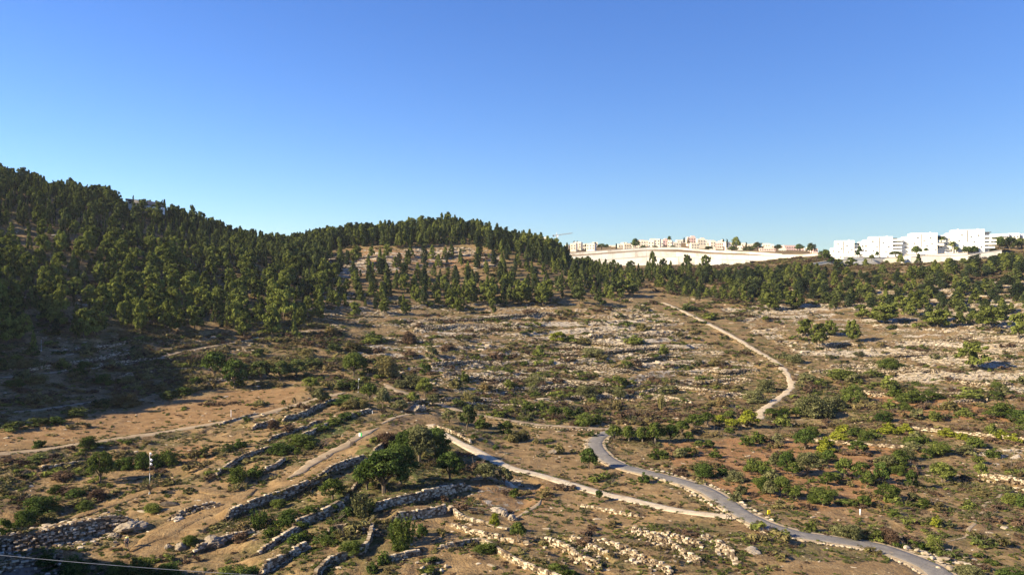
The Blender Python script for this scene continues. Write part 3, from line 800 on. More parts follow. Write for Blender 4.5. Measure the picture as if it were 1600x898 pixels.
def foliage(clumps, per, leaf, aspect=1.6, flat=1.0, updir=.35, shell=.55, fill=0.0):
    """clumps: (n,4) x,y,z,r -> leaf quads spread through each clump"""
    cl = np.asarray(clumps, float); n = len(cl)
    idx = np.repeat(np.arange(n), per)
    d = rng.normal(size=(len(idx), 3)); d /= np.linalg.norm(d, axis=1)[:, None]
    rad = cl[idx, 3] * (shell + (1 - shell) * rng.random(len(idx)) ** .7) * rng.uniform(.75, 1.12, len(idx))
    cen = cl[idx, :3] + d * rad[:, None] * np.array([1, 1, flat])
    nor = d + rng.normal(size=d.shape) * .55 + np.array([0, 0, updir]); nor /= np.linalg.norm(nor, axis=1)[:, None]
    sz = leaf * rng.uniform(.6, 1.35, len(idx))
    V, Q = quads_at(cen, nor, sz, aspect)
    ct = rng.uniform(.15, .85, n)
    tint = np.clip(ct[idx] + rng.normal(size=len(idx)) * .14, 0, 1)
    return V, Q, np.repeat(tint, 4)

def pine_proto(kind, seed):
    global rng
    rng = np.random.default_rng(seed)
    cl = []
    # all within a 1 x 1 x 1 box: crown diameter 1, height 1
    if kind == 'pine':
        n = rng.integers(30, 40); base = rng.uniform(.18, .30)
        for i in range(n):
            t = (i + rng.random()) / n
            z = base + (1 - base) * t * .95
            rr = .41 * (np.sin(np.pi * min(1, (t * .66 + .24))) ** .8) * rng.uniform(.45, 1.12)
            a = rng.uniform(0, 6.283) if i % 3 else i * 2.4
            cl.append((math.cos(a) * rr, math.sin(a) * rr, z - .03, rng.uniform(.09, .17) * (1 - .22 * t)))
        for i in range(7):
            z = base + .08 + (1 - base) * i / 8; cl.append((0, 0, z, .15 * (1 - .5 * i / 8)))
        V, Q, T = foliage(cl, 46, .060, 1.9, .55)
    elif kind == 'conic':
        n = 36; base = .08
        for i in range(n):
            t = (i + rng.random()) / n
            rr = .42 * (1 - t) ** .8 * rng.uniform(.4, 1.1); a = i * 2.4 + rng.uniform(-.5, .5)
            cl.append((math.cos(a) * rr, math.sin(a) * rr, base + .88 * t, rng.uniform(.08, .15) * (1.1 - .6 * t)))
        V, Q, T = foliage(cl, 42, .060, 1.8, .55)
    elif kind == 'cypress':
        n = 26
        for i in range(n):
            t = i / n; rr = .16 * rng.random(); a = rng.uniform(0, 6.28)
            cl.append((math.cos(a) * rr, math.sin(a) * rr, .04 + .92 * t, .36 * (math.sin(math.pi * (t * .8 + .16)) ** .7) * rng.uniform(.75, 1.1)))
        V, Q, T = foliage(cl, 40, .055, 2.2, .22, .8)
        V[:, 2] = np.clip(V[:, 2], 0.01, 1.02)
    cols = rng.random()
    m = MB()
    lean = rng.uniform(-.03, .03, 2)
    top = .8 if kind != 'cypress' else .5
    pts = [(0, 0, -.05), (lean[0] * .5, lean[1] * .5, .3), (lean[0], lean[1], top)]
    wd = .030 if kind != 'cypress' else .06
    m.tube(pts[0], pts[1], wd, wd * .75, 5, cap=False); m.tube(pts[1], pts[2], wd * .75, wd * .2, 5, cap=False)
    for i in range(7):
        z = rng.uniform(.22, .7); a = rng.uniform(0, 6.28); l = rng.uniform(.15, .32)
        if kind != 'cypress': m.tube((lean[0]*z, lean[1]*z, z), (math.cos(a) * l, math.sin(a) * l, z + .1), wd * .35, wd * .12, 4, cap=False)
    return (V, Q, T), m

def broad_proto(kind, seed):
    """unit bush or tree: diameter 1, height 1. kinds: tree (clear trunk), big (finer leaves), bush (to the ground), low, upright, bare"""
    global rng
    rng = np.random.default_rng(seed)
    cl = []; m = MB()
    if kind in ('tree', 'big'):
        n = 34 if kind == 'tree' else 60
        for i in range(n):
            d = rng.normal(size=3); d /= np.linalg.norm(d); d[2] = abs(d[2]) * 1.0 - .30
            r = rng.uniform(.55, 1.0) * .38
            cl.append((d[0] * r, d[1] * r, .50 + d[2] * .46, rng.uniform(.09, .17) * (.85 if kind == 'big' else 1)))
        V, Q, T = foliage(cl, 44 if kind == 'tree' else 90, .060 if kind == 'tree' else .034, 1.4, .8)
        m.tube((0, 0, -.06), (.01, .01, .30), .035, .028, 6, cap=False)
        for i in range(7):
            a = i * .9 + rng.uniform(-.3, .3); m.tube((0, 0, rng.uniform(.15, .3)), (math.cos(a) * .27, math.sin(a) * .27, rng.uniform(.5, .75)), .020, .006, 4, cap=False)
    elif kind in ('bush', 'fine'):
        n = 26 if kind == 'bush' else 50
        for i in range(n):
            d = rng.normal(size=3); d /= np.linalg.norm(d); d[2] = abs(d[2])
            r = rng.uniform(.45, 1.0) * .38
            cl.append((d[0] * r, d[1] * r, .10 + d[2] * r * 1.85, rng.uniform(.10, .19)))
        V, Q, T = foliage(cl, 40 if kind == 'bush' else 80, .075 if kind == 'bush' else .040, 1.5, .8)
        for i in range(5):
            a = i * 1.3; m.tube((0, 0, -.05), (math.cos(a) * .25, math.sin(a) * .25, .5), .02, .006, 4, cap=False)
    elif kind == 'low':
        ex = rng.uniform(.6, 1.5)
        for i in range(16):
            a = rng.uniform(0, 6.28); r = .42 * rng.random() ** .4
            cl.append((math.cos(a) * r * ex, math.sin(a) * r / ex, rng.uniform(.08, .75 - r), rng.uniform(.06, .22)))
        V, Q, T = foliage(cl, 24, .085, 2.4, .9, shell=.2)
        for i in range(9):
            a = rng.uniform(0, 6.28); m.tube((0, 0, 0), (math.cos(a) * .45 * ex, math.sin(a) * .45 / ex, rng.uniform(.4, 1.0)), .014, .005, 3, cap=False)
        m.tube((0, 0, -.05), (.1, .1, .4), .02, .006, 3, cap=False)
    elif kind == 'upright':
        Vs = []; Qs = []; Ts = []; k0 = 0
        for i in range(46):
            a = rng.uniform(0, 6.28); r = .40 * rng.random() ** .5
            b = np.array([math.cos(a) * r * .6, math.sin(a) * r * .6, 0]); t_ = np.array([math.cos(a) * r * 1.2, math.sin(a) * r * 1.2, rng.uniform(.6, 1.0)])
            k = 26
            s_ = rng.random(k) ** .8
            cen = b + (t_ - b) * s_[:, None] + rng.normal(size=(k, 3)) * .022
            nor = rng.normal(size=(k, 3)); nor[:, 2] *= .3; nor /= np.linalg.norm(nor, axis=1)[:, None]
            v, q = quads_at(cen, nor, np.full(k, .055), 2.0)
            Vs.append(v); Qs.append(q + k0); k0 += len(v); Ts.append(np.full(len(v), rng.uniform(.1, .9)))
        V, Q, T = np.vstack(Vs), np.vstack(Qs), np.concatenate(Ts)
        m.tube((0, 0, -.05), (0, 0, .4), .03, .02, 5, cap=False)
    elif kind == 'bare':
        Vs = []
        cl = []
        for i in range(40):
            a = rng.uniform(0, 6.28); e = rng.uniform(.35, 1.3); l = rng.uniform(.35, .55)
            p = np.array([math.cos(a) * math.cos(e) * l, math.sin(a) * math.cos(e) * l, .28 + math.sin(e) * l * 1.15])
            m.tube((0, 0, rng.uniform(.18, .3)), p, .012, .004, 3, cap=False)
            cl.append((*p, .07))
        m.tube((0, 0, -.06), (0, 0, .3), .03, .022, 6, cap=False)
        V, Q, T = foliage(cl, 12, .04, 1.6, 1)
    return (V, Q, T), m

PROTO = {}
def proto(kind, fam, matname, k, bark='bark'):
    key = (kind, matname, k)
    if key not in PROTO:
        (V, Q, T), m = (pine_proto if fam == 'pine' else broad_proto)(kind, abs(hash_str(kind)) % 9999 + 31 * k + 5)
        crown = mesh_np('crown', V, Q, [M[matname]], tint=T)
        trunk = m.mesh('trunk', [M[bark]])
        q2 = np.asarray(Q)
        # joined version for bushes built as one mesh
        PROTO[key] = (crown, trunk)
    return PROTO[key]
def hash_str(s):
    h = 7
    for ch in s: h = (h * 131 + ord(ch)) % 1000003
    return h
KIND_FAM = {'pine': 'pine', 'conic': 'pine', 'cypress': 'pine'}
def joined(kind, matname, k):
    key = ('joined', kind, matname, k)
    if key not in PROTO:
        (V, Q, T), m = (pine_proto if kind in KIND_FAM else broad_proto)(kind, abs(hash_str(kind)) % 9999 + 31 * k + 5)
        tv = np.vstack(m.v); tq = np.vstack(m.q)
        PROTO[key] = mesh_np('foliage', np.vstack([V, tv]), np.vstack([Q, tq + len(V)]), [M[matname], M['bark']],
                             np.concatenate([np.zeros(len(Q), int), np.ones(len(tq), int)]), np.concatenate([T, np.full(len(tv), .5)]))
    return PROTO[key]

placed = []          # (object, px, py, height px, species phrase, group)
prng = random.Random(11)
def plant(name, kind, mat, x, y, wd, ht, cat, phrase, group, as_tree=True, bark='bark', k=None, label=None, sink=.05, rz=None):
    z = hgt(x, y) - sink * ht * .5
    k = prng.randrange(4 if kind not in ('pine', 'conic') else 6) if k is None else k
    rz = prng.uniform(0, 6.28) if rz is None else rz
    sc = (wd, wd, ht)
    if as_tree:
        cr, tr = proto(kind, KIND_FAM.get(kind, 'b'), mat, k, bark)
        o = obj(name, None, loc=(x, y, z), rot=(0, 0, rz), scl=sc, cat=cat, group=group)
        obj('crown', cr, o); obj('trunk', tr, o)
    else:
        o = obj(name, joined(kind, mat, k), loc=(x, y, z), rot=(0, 0, rz), scl=sc, cat=cat, group=group)
    px = 800 + F * x / y; py = HZ - F * (z - CAMZ) / y
    if label: o['label'] = label
    else: placed.append((o, px, py, ht * F / y, phrase, group))
    return o
# ------------------------------------------------------------------ forests
FOREST = [
 # polygon of the feet (photo), spacing m, height lo-hi m, width/height, mix, phrase
 ([(-40,300),(-40,345),(110,365),(250,395),(400,420),(400,380),(330,352),(240,326),(150,300),(60,280),(-40,262)], 4.1, (6.5,10.0), 'top', 'near the top of the left hill'),
 ([(-40,345),(110,365),(250,395),(400,420),(505,420),(520,470),(505,505),(470,514),(430,505),(395,522),(350,512),(300,516),(262,522),(200,518),(120,530),(60,530),(-40,545)], 6.4, (6.5,10.8), 'mid', 'on the shaded left hillside'),
 ([(400,384),(505,372),(520,392),(505,430),(400,420)], 4.6, (6.5,10.0), 'saddle', 'in the saddle between the two hills'),
 ([(500,372),(560,362),(640,352),(700,350),(790,358),(860,385),(886,408),(886,424),(800,402),(740,384),(640,386),(560,386),(510,392)], 4.6, (6.5,10.5), 'dome', 'on the crest of the domed hill'),
 ([(520,402),(640,400),(780,400),(890,420),(900,446),(800,430),(700,425),(620,424),(520,432)], 8.4, (5.5,9.0), 'dome', 'by the rocky band of the domed hill'),
 ([(505,432),(620,426),(800,430),(900,446),(1000,455),(990,470),(900,470),(820,476),(720,484),(640,486),(560,480),(520,490)], 6.9, (5.5,9.0), 'dome', 'on the lower slope of the domed hill'),
 ([(884,414),(960,424),(1050,430),(1100,432),(1100,444),(1000,444),(1000,455),(890,446)], 6.0, (5.0,8.5), 'far', 'below the long white walls'),
 ([(1100,436),(1160,428),(1250,418),(1290,426),(1290,455),(1250,470),(1160,474),(1060,462),(1020,446),(1100,440)], 5.8, (4.0,6.4), 'scr', 'on the slope between the trail and the white walls'),
 ([(1290,430),(1420,428),(1450,416),(1560,408),(1620,404),(1620,505),(1560,512),(1450,500),(1360,486),(1290,484),(1250,466),(1290,440)], 7.9, (4.0,6.2), 'right', 'on the slope under the white apartment blocks'),
]
def cand_in(poly, space, seed):
    r = np.random.default_rng(seed)
    pp = np.array(poly, float)
    # world bounds from the ground vertices that fall in the polygon
    m = inpoly(GPX, GPY, poly) & (DS[:, None] > 62) & (DS[:, None] < 620)
    if not m.any(): return np.zeros((0, 2))
    x0, x1, y0, y1 = X[m].min(), X[m].max(), Y[m].min(), Y[m].max()
    gx = np.arange(x0, x1, space); gy = np.arange(y0, y1, space)
    A, B = np.meshgrid(gx, gy); A = A + (np.arange(len(gy))[:, None] % 2) * space * .5
    A = A + r.uniform(-.42, .42, A.shape) * space; B = B + r.uniform(-.42, .42, B.shape) * space
    x = A.ravel(); y = B.ravel()
    z = bil(Z, x, y); px = 800 + F * x / y; py = HZ - F * (z - CAMZ) / y
    k_ = inpoly(px, py, poly)
    return np.column_stack([x[k_], y[k_]])
def runmin(x, y):
    return bil(RUNMIN, x, y)

trees = []
for fi, (poly, sp, (h0, h1), mix, phrase) in enumerate(FOREST):
    c = cand_in(poly, sp, 100 + fi)
    r = np.random.default_rng(300 + fi)
    rdv = bil(road_d, c[:, 0], c[:, 1]) if len(c) else []
    clump = fbm(c[:, 0], c[:, 1], 26, 3, 55)
    for i, (x, y) in enumerate(c):
        if rdv[i] < 1.6: continue
        if clump[i] < (-.5 if mix in ('mid', 'right', 'dome', 'scr') else -.8) : continue
        h = (h0 + (h1 - h0) * r.random() ** 1.2) * (1 + .3 * clump[i]) * (r.uniform(.45, .75) if r.random() < .16 else 1.0); u = r.random()
        z = hgt(x, y); py = HZ - F * (z - CAMZ) / y; px = 800 + F * x / y
        if mix == 'top':
            edge = 350 + (px * .16)
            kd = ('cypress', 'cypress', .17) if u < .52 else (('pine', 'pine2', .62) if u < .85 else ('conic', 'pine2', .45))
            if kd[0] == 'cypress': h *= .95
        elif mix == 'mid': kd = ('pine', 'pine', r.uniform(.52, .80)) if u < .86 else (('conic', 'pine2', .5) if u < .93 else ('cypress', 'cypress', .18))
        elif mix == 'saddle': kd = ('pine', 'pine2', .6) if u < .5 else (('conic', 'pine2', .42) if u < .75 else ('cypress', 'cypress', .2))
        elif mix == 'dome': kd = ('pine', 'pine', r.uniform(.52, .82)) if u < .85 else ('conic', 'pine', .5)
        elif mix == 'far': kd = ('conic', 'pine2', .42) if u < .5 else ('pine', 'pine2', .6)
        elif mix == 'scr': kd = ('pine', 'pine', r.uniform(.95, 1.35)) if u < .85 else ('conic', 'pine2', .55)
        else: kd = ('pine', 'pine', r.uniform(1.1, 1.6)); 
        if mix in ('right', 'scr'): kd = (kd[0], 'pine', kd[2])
        if 184 < px < 246 and py < 334: continue
        rm = float(runmin(x, y)[0]); hp = h * F / y
        vis = (py - hp) < rm - 3 and -8 < px < 1608
        trees.append(dict(x=x, y=y, h=h, w=h * kd[2], kind=kd[0], mat=kd[1], px=px, py=py, hp=hp, vis=vis, phrase=phrase, mix=mix))
# named pines read off the photograph: foot px, py, width, height in photo pixels
for (px, py, w, h, kd) in [
 (425,524,32,50,'pine'),(459,526,15,40,'conic'),(381,528,26,42,'pine'),(343,492,28,44,'pine'),(264,524,32,60,'pine'),(218,519,22,56,'pine'),
 (119,532,18,42,'pine'),(52,548,14,34,'conic'),(146,520,30,40,'pine'),(88,515,34,50,'pine'),(634,492,20,26,'pine'),(601,490,18,26,'pine'),
 (555,494,19,24,'pine'),(718,490,20,26,'pine'),(770,492,12,34,'pine'),(905,475,22,34,'pine'),(848,478,22,34,'pine'),(938,478,20,24,'pine'),(965,463,30,32,'pine'),
 (989,462,18,22,'pine'),(1020,432,13,42,'pine'),(1073,428,17,32,'pine'),(1103,430,18,34,'pine'),(1036,430,14,28,'pine'),(1048,430,12,24,'conic'),(985,428,18,22,'pine'),
 (1520,577,48,46,'pine'),(1277,541,32,38,'pine'),(1258,526,26,30,'pine'),(1297,524,26,25,'pine'),(1332,534,26,36,'pine'),(1383,505,50,34,'pine'),(1465,512,40,30,'pine'),
 (1545,512,44,36,'pine'),(1592,530,32,44,'pine'),(1345,498,24,24,'pine'),(1500,510,20,24,'pine'),(1435,478,30,26,'pine'),(1410,486,28,26,'pine'),(1240,482,36,30,'pine'),(1205,485,30,30,'pine'),
 (1,292,26,34,'pine'),(36,290,4,22,'cypress'),(47,292,4,18,'cypress'),(54,292,16,26,'pine'),(110,300,15,34,'pine'),(92,300,14,20,'pine'),(145,306,20,28,'pine'),(158,312,14,20,'pine'),(182,326,16,30,'pine'),
 (245,338,14,26,'conic'),(257,340,14,32,'conic'),(284,346,16,26,'pine'),(300,350,12,36,'pine'),(312,350,10,24,'conic'),(338,368,18,24,'pine'),(358,374,16,24,'pine'),(384,384,9,26,'conic'),(408,392,12,26,'conic'),
 (550,364,14,26,'conic'),(538,366,12,20,'conic'),(700,358,14,30,'pine'),(690,358,14,28,'conic'),(660,358,16,26,'pine'),(640,360,16,26,'pine')]:
    d = sight(px, py); hh = h * d / F
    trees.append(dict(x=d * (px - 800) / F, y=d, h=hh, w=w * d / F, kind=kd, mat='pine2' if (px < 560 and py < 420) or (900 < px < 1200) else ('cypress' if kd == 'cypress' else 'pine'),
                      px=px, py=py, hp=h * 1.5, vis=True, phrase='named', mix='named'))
def zone_phrase(px, py):
    if py < 345 and px < 420 or (px < 260 and py < 372): return 'near the left hill top'
    if px < 300: return 'on the far left hillside' if px < 150 else 'on the left hillside'
    if px < 520: return 'at the left hillside end' if py > 425 else 'in the saddle between hills'
    if px < 890: return 'on the domed hill crest' if py < 398 else ('by the dome rock band' if py < 428 else ('low on the dome left' if px < 700 else 'low on the dome right'))
    if px < 1105: return 'below the long white walls' if py < 446 else 'where the trail tops out'
    if px < 1290: return 'left of the apartment slope'
    return 'under the apartment blocks'
vis_pines = sorted([t for t in trees if t['vis'] and t['kind'] != 'cypress'], key=lambda t: -t['hp'])
single = set(id(t) for t in vis_pines[:296])
for t in sorted([t for t in trees if t['kind'] == 'cypress' and t['vis']], key=lambda t: -t['hp'])[:230]: single.add(id(t))
rest = [t for t in trees if id(t) not in single]
cyps = [t for t in trees if t['kind'] == 'cypress' and id(t) in single]
for t in trees:
    if id(t) not in single: continue
    cyp = t['kind'] == 'cypress'
    tall = t['h'] > 8.2
    col = {'pine': 'olive-green', 'pine2': 'dark green', 'cypress': 'dark'}[t['mat']]
    sp = ('slender ' + col + ' cypress') if cyp else ((('tall ' if tall else '') + col + ' ' + ('narrow pine' if t['kind'] == 'conic' else 'pine')))
    ph = zone_phrase(t['px'], t['py'])
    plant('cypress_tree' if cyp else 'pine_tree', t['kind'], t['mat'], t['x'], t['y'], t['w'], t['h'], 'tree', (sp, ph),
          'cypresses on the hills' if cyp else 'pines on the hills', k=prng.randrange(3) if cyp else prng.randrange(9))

# ------------------------------------------------------------------ geometry-nodes scatter for what nobody could count
def scatter(name, pts, rots, scls, idx, protos, label, cat, mats=None):
    me = bpy.data.meshes.new(name)
    me.vertices.add(len(pts)); me.vertices.foreach_set('co', np.asarray(pts, np.float32).ravel())
    for nm, ty, arr, ky in (('rot', 'FLOAT_VECTOR', rots, 'vector'), ('scl', 'FLOAT_VECTOR', scls, 'vector'), ('idx', 'INT', idx, 'value')):
        a = me.attributes.new(nm, ty, 'POINT'); a.data.foreach_set(ky, np.asarray(arr, np.int32 if ty == 'INT' else np.float32).ravel())
    o = obj(name, me, label=label, cat=cat, kind='stuff')
    ng = bpy.data.node_groups.new(name, 'GeometryNodeTree')
    ng.interface.new_socket('Geometry', in_out='INPUT', socket_type='NodeSocketGeometry')
    ng.interface.new_socket('Geometry', in_out='OUTPUT', socket_type='NodeSocketGeometry')
    gi = ng.nodes.new('NodeGroupInput'); go = ng.nodes.new('NodeGroupOutput')
    iop = ng.nodes.new('GeometryNodeInstanceOnPoints'); ng.links.new(gi.outputs[0], iop.inputs['Points'])
    jn = ng.nodes.new('GeometryNodeJoinGeometry')
    for pr in protos:
        pj = ng.nodes.new('GeometryNodeJoinGeometry')
        for q in pr:
            oi = ng.nodes.new('GeometryNodeObjectInfo'); oi.transform_space = 'ORIGINAL'; oi.inputs['Object'].default_value = q
            ng.links.new(oi.outputs['Geometry'], pj.inputs[0])
        ti = ng.nodes.new('GeometryNodeGeometryToInstance'); ng.links.new(pj.outputs[0], ti.inputs[0]); ng.links.new(ti.outputs[0], jn.inputs[0])
    ng.links.new(jn.outputs[0], iop.inputs['Instance'])
    iop.inputs['Pick Instance'].default_value = True
    def named(nm, ty):
        a = ng.nodes.new('GeometryNodeInputNamedAttribute'); a.data_type = ty; a.inputs['Name'].default_value = nm
        return [s_ for s_ in a.outputs if s_.enabled and s_.name == 'Attribute'][0]
    ng.links.new(named('idx', 'INT'), iop.inputs['Instance Index'])
    er = ng.nodes.new('FunctionNodeEulerToRotation'); ng.links.new(named('rot', 'FLOAT_VECTOR'), er.inputs[0]); ng.links.new(er.outputs[0], iop.inputs['Rotation'])
    ng.links.new(named('scl', 'FLOAT_VECTOR'), iop.inputs['Scale'])
    ng.links.new(iop.outputs[0], go.inputs[0])
    md = o.modifiers.new('scatter', 'NODES'); md.node_group = ng
    return o
def find(kind, mat, n=9):
    """crowns and trunks of standing trees of this kind, to be repeated"""
    out = []; seen = set()
    for (o, *_r) in placed:
        ch = o.children
        for c_ in ch:
            if c_.name.startswith('crown') and c_.data.name not in seen:
                for kk in range(n):
                    if (kind, mat, kk) in PROTO and PROTO[(kind, mat, kk)][0] == c_.data:
                        seen.add(c_.data.name)
                        tr = [q for q in ch if q.name.startswith('trunk')][0]
                        out.append([c_, tr])
    return out
PR = {}
plist = []
for key in (('pine', 'pine'), ('pine', 'pine2'), ('conic', 'pine2'), ('conic', 'pine'), ('cypress', 'cypress')):
    f_ = find(*key)
    PR[key] = list(range(len(plist), len(plist) + len(f_))); plist += f_
rr_ = random.Random(3)
rp = []
for t in rest:
    ids = PR.get((t['kind'], t['mat'])) or PR[('pine', 'pine')]
    rp.append((t['x'], t['y'], hgt(t['x'], t['y']) - .15, rr_.uniform(0, 6.28), t['w'], t['h'], rr_.choice(ids)))
# woods that carry on outside the frame, over the left shoulder of the hill (they shade the valley)
for fi, poly in enumerate([[(-420,180),(-30,270),(-30,540),(-120,560),(-420,420)], [(1625,400),(2000,395),(2000,500),(1625,500)]]):
    for x, y in cand_in(poly, 9.0, 700 + fi):
        h = rr_.uniform(6, 9); rp.append((x, y, hgt(x, y) - .15, rr_.uniform(0, 6.28), h * .75, h, rr_.choice(PR[('pine', 'pine')])))
rp = np.array(rp)
scatter('pine_wood', rp[:, :3], np.column_stack([rp[:, 3] * 0, rp[:, 3] * 0, rp[:, 3]]), np.column_stack([rp[:, 4], rp[:, 4], rp[:, 5]]), rp[:, 6].astype(int), plist,
        'smaller and farther pines filling the hill woods behind the nearer trees', 'woodland')

